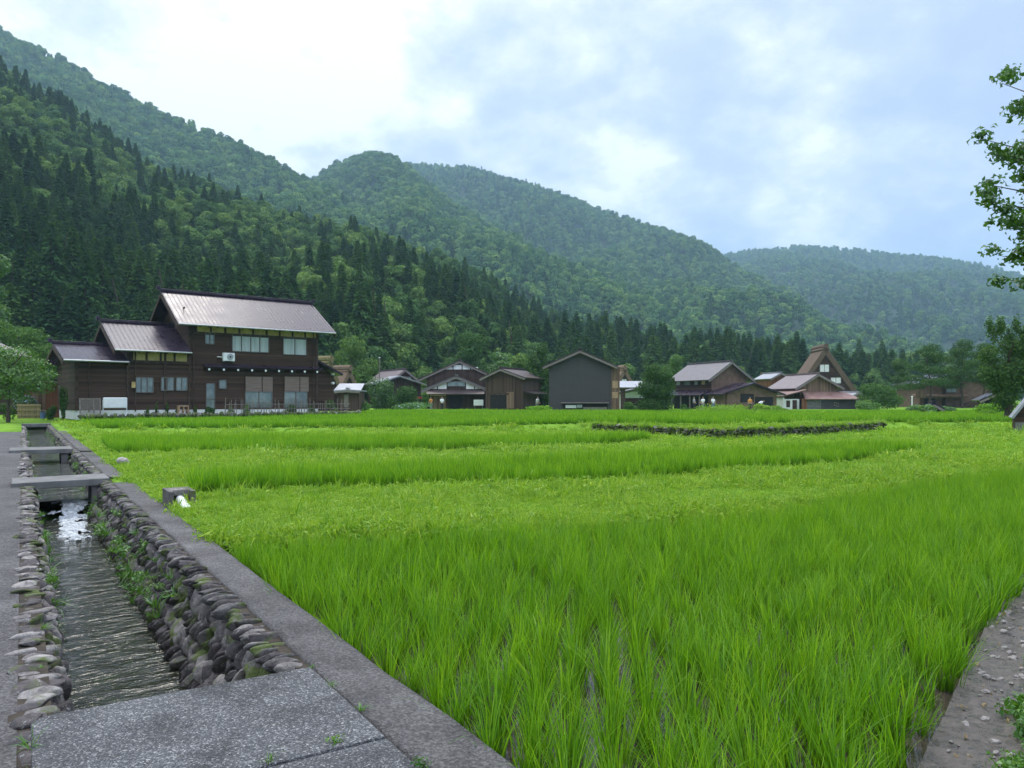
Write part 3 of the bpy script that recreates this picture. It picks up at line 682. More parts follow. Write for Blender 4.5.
setting(scatter('grass', np.stack([Xg, Yg, gh(Xg, Yg) - .01], -1), S3, tuft_a + tuft_b, tilt=.25), 'pale yellow green weeds and mown grass on the paddy banks', 'stuff')
# weeds rooted in the channel walls and joints
pts, sc = [], []
def weed(u, v, z, s): pts.append(uv(u, v, z)); sc.append((s, s, s * .9))
for k in range(420):
    u = rng.uniform(5.5, 50); cl = math.sin(u * 1.7) + math.sin(u * .63 + 1)
    if cl < -.2: continue
    if rng.random() < .62: h = rng.uniform(0, .8); weed(u, 1.0 + .30 * h + rng.normal(0, .03), -.62 + .62 * h, rng.uniform(.25, .8))
    else: h = rng.uniform(0, 1); weed(u, .24, -.6 + .55 * h, rng.uniform(.2, .65))
for k in range(26): weed(rng.uniform(8.6, 14), rng.choice([.26, 1.05]), -.55 + rng.uniform(0, .25), rng.uniform(.6, 1.1))
for u, v in ((4.05, .03), (3.7, .02), (3.3, .9), (3.32, 1.2), (4.0, 1.43), (4.33, 1.42), (2.9, 1.43), (3.6, 1.44), (5.2, .1), (6.1, .12)): weed(u, v, .02, rng.uniform(.18, .4))
weeds_m = [blades('weed', 22, .17, .014, .12, .5, 'fern', 3, .5, .5) for k in range(3)]
bl = [npmesh('weed', *leafcloud([(0, 0, .06, .14, .14, .1)], 60, .055, .2), 'fern') for k in range(2)]
setting(scatter('weeds', [tuple(p) for p in pts], sc, weeds_m + bl, tilt=.3), 'ferns and small weeds rooted in the channel walls and joints', 'stuff')
tp = np.array(TWP); up_ = rng.random(len(tp)) < .62; tp[:, 2] = np.where(up_, .42, .02); sq = rng.uniform(.6, 1.7, len(tp))
setting(scatter('wall_grass', tp, np.stack([sq, sq, sq * .8], -1), tuft_a[:2] + tuft_b, tilt=.35), 'grass and moss hanging over the low terrace wall', 'stuff')
# weeds on the muddy bank at the right
pts, sc = [], []
for k in range(520):
    s = rng.uniform(1, 9); w = .19 + abs(rng.normal(0, .25)); p = a0 + dd * s + nr * w; pts.append((p[0], p[1], -.10 + .13 * min(1, max(0, (w - .2) / .4)))); q = rng.uniform(.22, .7); sc.append((q, q, q))
setting(scatter('bank_weeds', pts, sc, bl + weeds_m[:1], tilt=.3), 'leafy weeds on the muddy bank at the lower right', 'stuff')

# pebbles and fallen leaves on the mud
pb = [stones('pebble', [((0, 0, 0), (.022, .016, .010), 0, 0)]) for k in range(3)] + [npmesh('leaf', *leafcloud([(0, 0, .004, .02, .02, .003)], 2, .035, .2), 'dry_leaf')]
k_ = 520; s_ = rng.uniform(.8, 8.5, k_); w_ = rng.uniform(-.10, .5, k_); px_ = a0[0] + dd[0] * s_ + nr[0] * w_; py_ = a0[1] + dd[1] * s_ + nr[1] * w_
pz_ = -.135 + .020 * fbm(px_, py_, 5, 4, 2) + .04 * sstep(w_ / .3) + .14 * sstep((w_ - .2) / .4) + .004
q_ = rng.uniform(.4, 1.3, k_) ** 1.5; setting(scatter('pebbles', np.stack([px_, py_, pz_], -1), np.stack([q_, q_, q_], -1), pb, tilt=.3), 'small stones and fallen leaves lying on the wet mud', 'stuff')

# ------------------------------------------------------------------ mountains and forest
def hill(name, sky, Dc, Df, drop, label, amp, seed, na=150, nrw=70, rough=1.0, px0=None, px1=None, shape=1.0):
    xs, ys = zip(*sky); pxs = np.linspace(px0 if px0 is not None else xs[0], px1 if px1 is not None else xs[-1], na)
    ts = np.concatenate([np.linspace(0, 1, nrw), [1.06, 1.15, 1.35, 1.7]])
    A, T = np.meshgrid(pxs, ts, indexing='ij')
    C = np.interp(A, *zip(*Dc)); Fo = np.interp(A, *zip(*Df))
    Yd = Fo + (C - Fo) * T; sy = np.interp(A, xs, ys); zc = EYE + (HY - sy) / F * C - drop
    zc = np.maximum(zc, .3); tt = np.clip(T, 0, 1)
    Xd = (A - CX) / F * Yd
    z = zc * (1 - (1 - tt) ** 1.0) ** shape
    rid = 1 - np.abs(fbm(Xd / amp * 2.3, Yd / amp * 1.1, 1.0, 4, seed)); env = np.sin(np.pi * np.clip(tt, 0, 1)) ** .8
    z = z + rough * amp * .24 * (rid - .55) * env
    z = np.where(T > 1, zc - (T - 1) * zc * 1.1, z); z = np.where(T <= 0, np.minimum(z, .4), z) - .3 * (T <= 0)
    Pt = np.stack([Xd, Yd, z], -1)
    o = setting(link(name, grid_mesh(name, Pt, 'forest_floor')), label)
    def sample(k, tmin=0.0, tmax=1.1):
        d2 = rng.random(k * 5); a = rng.uniform(pxs[0], pxs[-1], k * 5); tq = tmin + (tmax - tmin) * d2
        c = np.interp(a, *zip(*Dc)); f = np.interp(a, *zip(*Df)); yd = f + (c - f) * tq
        w = yd * (c - f); keep = rng.random(len(w)) < w / w.max(); a, tq, yd = a[keep][:k], tq[keep][:k], yd[keep][:k]
        ia = (a - pxs[0]) / (pxs[-1] - pxs[0]) * (na - 1); i0 = np.clip(ia.astype(int), 0, na - 2); fa = ia - i0
        j = np.clip(np.searchsorted(ts, tq) - 1, 0, len(ts) - 2); fb = (tq - ts[j]) / (ts[j + 1] - ts[j])
        Zg = Pt[..., 2]; zz = (Zg[i0, j] * (1 - fb) + Zg[i0, j + 1] * fb) * (1 - fa) + (Zg[i0 + 1, j] * (1 - fb) + Zg[i0 + 1, j + 1] * fb) * fa
        return np.stack([(a - CX) / F * yd, yd, zz], -1), a, tq
    return sample
# nearest wooded slope (left), the high ridge behind it, the middle mountain with its spur, the far one on the right
sA = hill('hill', [(-150, 20), (-60, 55), (0, 78), (60, 112), (150, 176), (230, 200), (290, 222), (340, 232), (400, 252), (470, 275), (520, 312), (560, 338), (640, 358), (760, 372), (960, 385)],
          [(-150, 380), (0, 350), (300, 330), (480, 310), (640, 300), (960, 300)], [(-150, 95), (60, 104), (200, 112), (340, 122), (480, 150), (640, 180), (960, 200)], 6, 'lower wooded slope behind the village', 60, 1.0, 160, 60, .7)
sB = hill('hill', [(-120, -30), (-60, 2), (0, 34), (60, 62), (120, 97), (200, 133), (250, 152), (300, 179), (340, 200), (400, 238), (460, 275), (540, 320)],
          [(-120, 900), (300, 800), (540, 640)], [(-120, 360), (300, 330), (540, 320)], 6, 'high green ridge rising at the left', 160, 2.0, 130, 70, .8)
sC1 = hill('hill', [(240, 230), (290, 194), (318, 178), (345, 163), (370, 154), (392, 160), (412, 174), (432, 192), (470, 220), (520, 247), (570, 272), (640, 303), (720, 335), (800, 362)],
           [(240, 1100), (370, 1050), (520, 800), (800, 520)], [(240, 420), (520, 340), (800, 320)], 6, 'rounded middle peak with its spur', 170, 3.0, 130, 70, .9)
sC = hill('hill', [(330, 190), (400, 165), (430, 168), (470, 171), (520, 184), (560, 197), (600, 212), (650, 229), (700, 246), (745, 276), (790, 304), (826, 326), (890, 362), (960, 396)],
          [(330, 1600), (600, 1350), (745, 1150), (890, 800), (960, 700)], [(330, 620), (600, 520), (890, 380), (960, 360)], 5, 'long wooded mountain shoulder behind the middle peak', 230, 4.0, 150, 80, 1.0)
sD = hill('hill', [(640, 285), (690, 262), (745, 253), (800, 248), (850, 250), (900, 256), (950, 261), (990, 268), (1024, 276), (1100, 292), (1250, 330)],
          [(640, 2100), (1250, 1800)], [(640, 800), (1250, 560)], 6, 'far blue green mountain at the right', 260, 5.0, 130, 80, 1.0)

conif_far = [conifer_mesh('cedar_far', 18, 4.2, 420, 1.8, 'cedar_far', k + 30) for k in range(3)]
broad_far = []
for k in range(4):
    V, Fc = leafcloud(crown_blobs(1.5, 12.5, 6.6, 9, 50 + k), 560, 1.9, .85, seed=60 + k, jit=.28); broad_far.append(npmesh('broadleaf_far', V, Fc, 'broadleaf_far'))
def forest(name, S, k, label, cf, smin=.8, smax=1.25, tmin=0.0, tmax=1.1):
    p, a, tq = S(k, tmin, tmax); isc = rng.random(len(p)) < np.clip(cf(p, tq), 0, 1)
    for kind, msk, protos in (('cedar', isc, conif_far), ('broadleaf', ~isc, broad_far)):
        if msk.sum() < 3: continue
        q = p[msk].copy(); q[:, 2] -= 1.2; s = rng.uniform(smin, smax, len(q))
        setting(scatter('forest', q, np.stack([s, s, s * rng.uniform(.85, 1.15, len(q))], -1), protos, tilt=.04), '%s %s' % (kind, label), 'stuff')
clump = lambda p, s, off: fbm(p[:, 0], p[:, 1], s, 3, off)
forest('forest', sB, 6000, 'woods covering the high left ridge', lambda p, q: .10 + .30 * clump(p, .012, 1) - .25 * q)
forest('forest', sC1, 5500, 'woods on the rounded middle peak', lambda p, q: .14 + .35 * clump(p, .010, 2) + .45 * (q < .3) - .3 * q)
forest('forest', sC, 9000, 'woods on the long mountain shoulder', lambda p, q: .12 + .35 * clump(p, .008, 3) + .5 * (q < .25) - .3 * q)
forest('forest', sD, 10500, 'woods on the far right mountain', lambda p, q: .08 + .35 * clump(p, .007, 4) + .5 * (q < .15) - .25 * q)

# trees one can tell apart on the nearest slope
cedars, broads = [], []
for k in range(5):
    cedars.append((conifer_mesh('crown', 20, 3.5 + .4 * (k % 3), 3000, 1.05, 'cedar', k + 1), trunk_mesh(21, .34, k, 0, 1, .9), 21))
for k in range(5):
    V, Fc = leafcloud(crown_blobs(3.0, 13.5, 5.2, 15, 20 + k), 3000, .85, .75, seed=70 + k, jit=.4)
    broads.append((npmesh('crown', V, Fc, 'broadleaf'), trunk_mesh(11, .28, 40 + k, 5, 2.2, .8), 13))
ZONES = [(-1e9, 200, 'above the big dark house'), (200, 345, 'right of the big dark house'), (345, 430, 'behind the grey roofed house'), (430, 545, 'behind the white gabled house'),
         (545, 660, 'behind the charcoal barn'), (660, 780, 'behind the brown plaster house'), (780, 1e9, 'behind the steep thatched house')]
pA, aA, tA = sA(9500, 0.0, 1.05)
H_ = np.where(rng.random(len(pA)) < np.clip(.40 + .75 * clump(pA, .03, 6) - .34 * (tA > .38) + .22 * (tA < .2) + .35 * (aA > 560), .06, .92), 1, 0)
order = np.argsort(pA[:, 1]); taken, rest, kept, cell = {}, [], [], set()
for i in order:
    x, y, z = pA[i]
    if not (-.80 < x / y < .62): continue
    cs = 3.4 if H_[i] else 4.3; key = (int(x // cs), int(y // cs), int(H_[i]))
    if key in cell: continue
    cell.add(key); col_ = (int((CX + x / y * F) // 64), int(H_[i])); lim = 17 if H_[i] else 17
    if taken.get(col_, 0) < lim and y < 340: kept.append(i); taken[col_] = taken.get(col_, 0) + 1
    else: rest.append(i)
trees_made = {}
def tree(kind, k, loc, s, label, group, cat='tree', rz=None):
    cm, tm, _ = (cedars if kind == 'cedar_tree' else broads)[k]
    o = thing(kind, label, cat, loc, rng.uniform(0, 6.28) if rz is None else rz, group); o.scale = s
    put_mesh('trunk', tm, 'bark', o); put_mesh('crown', cm, 'cedar', o); return o
for i in kept:
    x, y, z = pA[i]; px = CX + x / y * F; zone = next(nm for a, b, nm in ZONES if a <= px < b)
    low = tA[i] < .30; cedar = bool(H_[i]); k = int(rng.integers(0, 5)); s = rng.uniform(.50, .92) * (1.0 if cedar else .88)
    lab = '%s on the %s forest slope %s' % ('dark pointed cedar' if cedar else 'rounded leafy green tree', 'lower' if low else 'upper', zone)
    grp = '%s on the %s slope %s' % ('cedars' if cedar else 'leafy trees', 'lower' if low else 'upper', zone)
    tree('cedar_tree' if cedar else 'leafy_tree', k, (x, y, z - .6), (s * 1.08, s * 1.08, s * rng.uniform(.8, 1.1)), lab, grp)
q = pA[rest]; isc = H_[rest] == 1
for kind, msk, protos in (('cedar', isc, [c[0] for c in cedars]), ('broadleaf', ~isc, [b[0] for b in broads])):
    s = rng.uniform(.5, .9, msk.sum()); setting(scatter('forest', q[msk] - (0, 0, .6), np.stack([s, s, s], -1), protos, tilt=.03), kind + ' woods on the crest of the lower slope', 'stuff')

# ------------------------------------------------------------------ buildings
def gable_roof(mb, W, y0, y1, ze, zr, over, t=.16, xr=None, x0=0.0):
    """two slabs over a gable front of width W from x0; ridge along local y"""
    xr = x0 + W / 2 if xr is None else xr
    for sx, xe in ((-1, x0), (1, x0 + W)):
        sl = (zr - ze) / abs(xr - xe); xo = xe + sx * over; zo = ze - sl * over
        mb.slab((xo, y0, zo), (xo, y1, zo), (xr, y1, zr + (.0 if sx < 0 else .004)), (xr, y0, zr + (.0 if sx < 0 else .004)), t)
def add_window(h, x0, x1, z0, z1, y=-.02, n=2, m='curtain_glass', fm='window_frame', side=False, name='window', x=0.0):
    fr = .06; b = MB(); g = MB()
    def bx(B, a0, a1, c0, c1, d0, d1):
        if side: B.box(x + d0, x + d1, a0, a1, c0, c1)
        else: B.box(a0, a1, y + d0, y + d1, c0, c1)
    s = -1 if not side else 1
    d = sorted((0.0, s * .07))
    bx(b, x0, x1, z0 - fr, z0, *d); bx(b, x0, x1, z1, z1 + fr, *d)
    for k in range(n + 1):
        q = x0 + (x1 - x0) * k / n; bx(b, q - fr / 2, q + fr / 2, z0, z1, *d)
    f = b.build(name, fm, h)
    bx(g, x0, x1, z0, z1, *sorted((s * .008, s * .03))); g.build('pane', m, f)
    return f
def rect(h, name, x0, x1, z0, z1, m, y=-.02, t=.03, label=None):
    mb = MB(); mb.box(x0, x1, y - t, y, z0, z1); return mb.build(name, m, h, label)

# --- the big dark house at the left -------------------------------------------------
ax = np.array((.7775, .6286)); HO = np.array((-22.97, 53.27)); HZ = .55
big = thing('farmhouse', 'big two storey dark timber house with three stepped glossy roofs', 'house', (HO[0], HO[1], HZ), math.atan2(ax[1], ax[0]))
def FX(px):
    k = (px - CX) / F; return (k * HO[1] - HO[0]) / (ax[0] - k * ax[1])
def FZ(py, px):
    Yd = HO[1] + ax[1] * FX(px); return EYE - (py - HY) / F * Yd - HZ
Lm = FX(318); Wm = 7.2
x1a, x2a = FX(127), FX(75)                                   # wing starts
def add_body(x0, x1, w, ze, zr, nm='wall', m='dark_boards', zb=.30, y0=0.0):
    mb = MB(); prof = [(y0, zb), (y0 + w, zb), (y0 + w, ze), (y0 + w / 2, zr), (y0, ze)]; k = 5
    vs = [(x0, y, z) for y, z in prof] + [(x1, y, z) for y, z in prof]
    mb.add(vs, [(0, 1, 2, 3, 4), (9, 8, 7, 6, 5)] + [(i, i + 5, (i + 1) % 5 + 5, (i + 1) % 5) for i in range(5)]); return mb.build(nm, m, big)
ze_m = FZ(320.5, 195); zr_m = 9.05; ze_w = FZ(348, 150); zr_w = 6.55; ze_l = FZ(359.5, 100); zr_l = 4.85
add_body(0, Lm, Wm, ze_m + .25, zr_m - .25); add_body(x1a, -.003, Wm + .3, ze_w + .2, zr_w - .22, y0=.02); add_body(x2a, x1a - .003, Wm, ze_l + .15, zr_l - .2, y0=.04)
mb = MB(); mb.box(x2a + .05, x1a - .05, .02, .3, -.3, .298); mb.box(x1a, Lm, -.02, .3, -.3, .296); mb.box(x2a + .05, x2a + .3, .305, 6.8, -.3, .298); mb.box(Lm - .3, Lm, .305, 6.8, -.3, .298); mb.build('foundation', 'white_plaster', big)
def main_roof(x0, x1, w, ze, zr, fo, nm, m='roof_dark', y0=0.0, ridge=(0, 0)):
    yr = y0 + w / 2; mb = MB(); t = .14; sl = (zr - ze) / (w / 2)
    mb.slab((x0, y0 - fo, ze - sl * fo), (x1, y0 - fo, ze - sl * fo), (x1, yr, zr), (x0, yr, zr), t)
    mb.slab((x0, y0 + w + fo, ze - sl * fo), (x1, y0 + w + fo, ze - sl * fo), (x1, yr, zr + .003), (x0, yr, zr + .003), t)
    r = mb.build(nm, m, big)
    rb = MB(); rb.box(x0 - .12, x1 + .12, yr - .17, yr + .17, zr - .04, zr + .10); rb.box(x0 - .18, x1 + .18, yr - .09, yr + .09, zr + .103, zr + .19)
    for q in ((x0 - .3, x0 - .06), (x1 + .06, x1 + .3)): rb.box(q[0], q[1], yr - .13, yr + .13, zr + .06, zr + .36)
    rb.build('ridge', m, r, bevel=.03)
    bb = MB()
    for xa in (x0, x1):
        for s in (-1, 1):
            y_e = yr + s * (w / 2 + fo); z_e = ze - sl * fo
            bb.slab((xa - .05, y_e, z_e - .15), (xa + .05, y_e, z_e - .15), (xa + .05, yr + s * .02, zr - .15), (xa - .05, yr + s * .02, zr - .15), .24)
    bb.build('barge_board', 'beam_wood', r)
    gt = MB(); gt.tube((x0, y0 - fo - .06, ze - sl * fo - .08), (x1, y0 - fo - .06, ze - sl * fo - .10), .065, n=8); gt.build('gutter', 'metal_grey', r)
    rf = MB(); q = x0 + .3
    while q < x1: rf.slab((q - .05, y0 - fo + .08, ze - sl * (fo - .08) - .16), (q + .05, y0 - fo + .08, ze - sl * (fo - .08) - .16), (q + .05, y0 + .1, ze + sl * .1 - .16), (q - .05, y0 + .1, ze + sl * .1 - .16), .10); q += .6
    rf.build('rafters', 'beam_wood', r); return r
main_roof(-.95, Lm + 1.05, Wm, ze_m + .25, zr_m, .95, 'roof')
main_roof(x1a - .9, -.0, Wm + .3, ze_w + .2, zr_w, .8, 'roof', y0=.02)
main_roof(x2a - .75, x1a - .01, Wm, ze_l + .15, zr_l, .7, 'roof', y0=.04)
# plaster panels under the eaves and the dark posts between
for (xa, xb, za, zb_, n) in ((FX(196), Lm - .06, FZ(331.5, 195), ze_m - .02, 9), (FX(132), FX(188), FZ(360.5, 150), ze_w - .02, 4)):
    st_ = (xb - xa) / n
    for k in range(n): rect(big, 'plaster_panel', xa + k * st_ + .07, xa + (k + 1) * st_ - .07, za, zb_ + .12, 'yellow_plaster', 0, .02)
    mb = MB(); mb.box(xa - .1, xb + .06, -.07, .0, za - .18, za - .003); mb.build('wall_beam', 'beam_wood', big)
    mb = MB()
    for k in range(n + 1): mb.box(xa + k * st_ - .07, xa + k * st_ + .07, -.05, 0, za, zb_ + .12)
    mb.build('short_posts', 'beam_wood', big)
# plaster triangle in the main gable end seen above the wing roof
mb = MB(); yr = Wm / 2
mb.add([(-.03, 1.0, ze_m + .55), (-.03, yr - .2, ze_m + .55), (-.03, yr - .2, zr_m - .75), (-.004, 1.0, ze_m + .55), (-.004, yr - .2, ze_m + .55), (-.004, yr - .2, zr_m - .75)], [(0, 2, 1), (3, 4, 5), (0, 1, 4, 3), (1, 2, 5, 4), (2, 0, 3, 5)]); mb.build('gable_panel', 'yellow_plaster', big)
mb = MB(); mb.box(-.06, -.031, .7, yr, ze_m + .9, ze_m + 1.02); mb.box(-.06, -.031, 2.0, 2.12, ze_m + .5, ze_m + .897); mb.build('gable_timber', 'beam_wood', big)
def W_(pa, pb, ya, yb, n, m='curtain_glass', **k): return add_window(big, FX(pa), FX(pb), FZ(yb, (pa + pb) / 2), FZ(ya, (pa + pb) / 2), -.01, n, m, **k)
W_(205, 214, 333, 343.5, 2, 'glass'); W_(232, 268.5, 335, 351.5, 4); W_(283, 306, 338, 354.5, 2)
W_(135, 153, 378, 392, 3, 'glass'); W_(161, 173.5, 378, 390, 2, 'glass'); W_(176, 187, 378, 390, 2, 'glass'); W_(219, 226, 380.5, 388, 1, 'glass')
W_(245, 272, 391, 407, 2, 'glass'); W_(284, 307, 391, 407, 2, 'glass')
d = W_(206, 214.5, 384, 410, 1, 'glass', name='door'); mb = MB(); mb.box(FX(206), FX(214.5), -.075, -.03, 1.0, 1.08); mb.build('rail', 'window_frame', d)
for a, b in ((245, 272), (284, 308)):
    bl_ = rect(big, 'bamboo_blind', FX(a), FX(b), FZ(391.5, a), FZ(376.5, a), 'bamboo_blind', -.10, .04)
    mb = MB(); mb.box(FX((a + b) / 2 + 3) - .03, FX((a + b) / 2 + 3) + .03, -.16, -.142, FZ(391.5, a), FZ(376.5, a)); mb.build('cord', 'beam_wood', bl_)
# ledge between the storeys with white beam ends
mb = MB(); mb.slab((FX(203), -.55, FZ(366.5, 203)), (Lm + .1, -.55, FZ(366.5, 203)), (Lm + .1, 0, FZ(366.5, 203) + .2), (FX(203), 0, FZ(366.5, 203) + .2), .10); mb.build('eave_ledge', 'roof_dark', big)
for k in range(9):
    q = FX(207) + (Lm - .3 - FX(207)) * k / 8; zb2 = FZ(367, 203) - .24
    mb = MB(); mb.box(q - .06, q + .06, -.5, .0, zb2, zb2 + .13); b_ = mb.build('bracket', 'beam_wood', big)
    mb = MB(); mb.box(q - .065, q + .065, -.53, -.503, zb2 - .005, zb2 + .135); mb.build('painted_end', 'white_paint', b_)
# corner and wall posts, pipes
mb = MB()
for q in (x2a + .1, x1a + .05, .05, Lm - .1, FX(165)): mb.box(q - .08, q + .08, -.06, 0, .3, (ze_l if q < x1a else ze_w if q < -.5 else ze_m) - .1)
mb.build('corner_post', 'beam_wood', big)
for q, zt in ((.3, ze_m - .4), (FX(135), ze_w - .3), (x2a + .8, ze_l - .2), (FX(313), ze_m - .4)):
    mb = MB(); mb.tube((q, -.12, .2), (q, -.12, zt), .045, n=8); mb.build('drainpipe', 'beam_wood', big)
# lean-to at the right end
le = FX(337)
mb = MB(); mb.add([(Lm + .003, .6, .1), (le, .6, .1), (le, .6, FZ(375, 337)), (Lm + .003, .6, FZ(363, 318)), (Lm + .003, 5.5, .1), (le, 5.5, .1), (le, 5.5, FZ(375, 337)), (Lm + .003, 5.5, FZ(363, 318))],
                  [(0, 1, 2, 3), (7, 6, 5, 4), (0, 4, 5, 1), (1, 5, 6, 2), (2, 6, 7, 3), (3, 7, 4, 0)]); mb.build('side_wall', 'dark_boards', big)
mb = MB(); mb.slab((Lm - .002, -.1, FZ(360, 318)), (le + .5, -.1, FZ(374, 340)), (le + .5, 6, FZ(374, 340)), (Lm - .002, 6, FZ(360, 318)), .16); mb.build('roof', 'roof_dark', big, 'low lean-to roof at the right end')
for k, z in enumerate((FZ(374, 337), FZ(383, 337))):
    mb = MB(); mb.tube((le - .15, .3, z), (le - .15, .6, z), .1, n=10); mb.build('painted_end', 'white_paint', big)
def at_house(px, y, z=0): return Vector((HO[0] + ax[0] * FX(px) - ax[1] * y, HO[1] + ax[1] * FX(px) + ax[0] * y, HZ + z))
HR = math.atan2(ax[1], ax[0])
# air conditioner on the facade
ac = thing('air_conditioner', 'white air conditioner unit with round fan grille on the dark upper wall', 'air conditioner', at_house(227.5, -.02, FZ(361.5, 227)), HR)
mb = MB(); mb.box(-.42, .42, -.34, -.04, .02, .62); mb.build('casing', 'white_paint', ac, bevel=.03)
mb = MB(); mb.tube((.08, -.342, .32), (.08, -.37, .32), .23, n=20); fan = mb.build('fan_grille', 'metal_grey', ac)
mb = MB(); mb.tube((.08, -.372, .32), (.08, -.385, .32), .07, n=12); mb.build('fan_hub', 'black_rubber', fan)
mb = MB(); mb.box(-.38, -.32, -.34, .0, -.03, .017); mb.box(.32, .38, -.34, 0, -.03, .017); mb.build('bracket', 'metal_grey', ac)
mb = MB(); mb.path([(-.44, -.15, .3), (-.75, -.1, .32), (-.75, -.02, .32)], [.03] * 3, 6); mb.build('hose', 'white_paint', ac)
lp = thing('wall_lamp', 'small tan lantern on the wall left of the windows', 'wall lamp', at_house(133, -.01, FZ(388, 133)), HR)
mb = MB(); mb.box(-.11, .11, -.2, -.03, .02, .42); mb.build('lamp_shade', 'yellow_plaster', lp); mb = MB(); mb.box(-.13, .13, -.22, 0, .423, .47); mb.box(-.13, .13, -.22, 0, -.03, .017); mb.build('lamp_frame', 'beam_wood', lp)
# things before the house
wb = thing('display_board', 'white board on two legs standing against the dark house', 'board', at_house(112, -1.0, -.1), HR)
mb = MB(); mb.box(-.72, .72, -.05, .05, .55, 1.25); mb.build('panel', 'white_paint', wb, bevel=.06)
for s in (-.70, .70):
    mb = MB(); mb.tube((s, .08, 0), (s, .08, 1.1), .035, n=8); mb.build('leg', 'white_paint', wb)
sp = thing('lattice_screen', 'grey wooden lattice screen leaning by the corner of the dark house', 'screen', at_house(87, -1.2, -.1), HR); sp.rotation_euler.x = R(-10)
mb = MB(); mb.box(-.62, .62, -.03, .03, 0, .07); mb.box(-.62, .62, -.03, .03, 1.13, 1.2); mb.box(-.62, -.55, -.03, .03, .073, 1.127); mb.box(.55, .62, -.03, .03, .073, 1.127); mb.box(.17, .23, -.03, .03, .073, 1.127); mb.build('frame', 'grey_wood', sp)
mb = MB()
for k in range(24): mb.box(-.54 + k * .046, -.515 + k * .046, .0, .02, .075, 1.125)
mb.build('slats', 'grey_wood', sp)
pa = thing('wooden_crate', 'pale wooden crate on edge in front of the dark house', 'crate', at_house(178.5, -1.1, -.1), HR)
mb = MB(); mb.box(-.34, .34, -.2, .2, 0, .07); mb.box(-.34, .34, -.2, .2, .63, .70); mb.box(-.34, .34, -.2, .2, .31, .37); mb.box(-.34, -.27, -.2, .2, .073, .307); mb.box(.27, .34, -.2, .2, .073, .307); mb.box(-.34, -.27, -.2, .2, .373, .627); mb.box(.27, .34, -.2, .2, .373, .627); mb.build('frame', 'pale_wood', pa)
mb = MB(); mb.box(-.03, .03, -.18, .18, .073, .307); mb.box(-.03, .03, -.18, .18, .373, .627); mb.build('divider', 'pale_wood', pa)
# low garden fence and stone edging
gf = thing('stake_fence', 'low fence of thin grey stakes in front of the big dark house', 'fence')
L0, L1 = at_house(216, -2.1, -.08), at_house(338, -2.1, -.08); rails = MB(); stk = MB(); nst = 46
for k in range(nst):
    p = L0.lerp(L1, (k + rng.uniform(-.3, .3)) / nst); hh = rng.uniform(.75, 1.2) * (1.35 if k % 9 == 0 else 1); stk = MB()
    stk.tube(p - Vector((0, 0, .1)), p + Vector((rng.normal(0, .05), rng.normal(0, .05), hh)), .028 * (1.6 if k % 9 == 0 else 1), .022, 6); stk.build('stake', 'grey_wood', gf)
for z in (.4, .75): mb = MB(); mb.tube(L0 + Vector((0, 0, z)), L1 + Vector((0, 0, z)), .022, n=6); mb.build('rail', 'grey_wood', gf)
ed = thing('stone_edging', 'dark low stone edging along the garden of the big dark house', 'stone edging')
its = []; E0, E1 = at_house(74, -2.6, -.06), at_house(345, -2.6, -.06); Ln = (E1 - E0).length; s = 0
while s < Ln:
    w = rng.uniform(.15, .38); its.append((E0.lerp(E1, s / Ln) + Vector((0, rng.normal(0, .05), rng.uniform(0, .06))), (w * .62, .2, rng.uniform(.14, .24)), rng.normal(0, .1), HR + rng.normal(0, .2))); s += w
link('stones', stones('stones', its, 'stone_mossy'), ed)
mb = MB(); dv = Vector((0, .15, 0)); mb.slab(E0 + dv, E1 + dv, E1 + dv * 8, E0 + dv * 8, .5); mb.build('garden_bed', 'soil', ed)

# --- houses of the village ---------------------------------------------------------
def house(name, label, pxl, pxr, Y, pyb, pye, pyr, depth, yaw, m_wall, m_roof, over=.5, cat='house', roof_t=.14, front=.5, gx=None):
    """gable front between two measured columns at distance Y; local x to the right, y away, ridge along y"""
    pl_, pr_ = P(pxl, pyb, Y), P(pxr, pyb, Y); Wd = (pr_.x - pl_.x) / math.cos(R(yaw))
    zb = pl_.z; ze = EYE - (pye - HY) / F * Y - zb; zr = EYE - (pyr - HY) / F * Y - zb
    h = thing(name, label, cat, (pl_.x, Y, zb), R(yaw))
    xr = Wd / 2 if gx is None else Wd * gx
    mb = MB(); mb.prism([(0, -.8), (Wd, -.8), (Wd, ze), (xr, zr - .1), (0, ze)], 0, depth); mb.build('wall', m_wall, h)
    r = MB(); gable_roof(r, Wd, -front, depth + .5, ze + .1, zr + .06, over, roof_t, xr); rf = r.build('roof', m_roof, h)
    rb = MB(); rb.box(xr - .16, xr + .16, -front - .06, depth + .56, zr + .08, zr + .24); rb.build('ridge', m_roof, rf)
    bb = MB()
    for sx, xe in ((-1, 0), (1, Wd)):
        sl = (zr - ze) / abs(xr - xe); xo = xe + sx * over; zo = ze + .1 - sl * over
        bb.slab((xo, -front - .05, zo - roof_t), (xo, -front + .03, zo - roof_t), (xr + sx * .02, -front + .03, zr + .06 - roof_t), (xr + sx * .02, -front - .05, zr + .06 - roof_t), .2)
    bb.build('barge_board', 'grey_wood', rf)
    h['W'] = Wd; sx_ = lambda px: (px - pxl) / (pxr - pxl) * Wd; sz_ = lambda py: EYE - (py - HY) / F * Y - zb
    del h['W']; return h, sx_, sz_, Wd
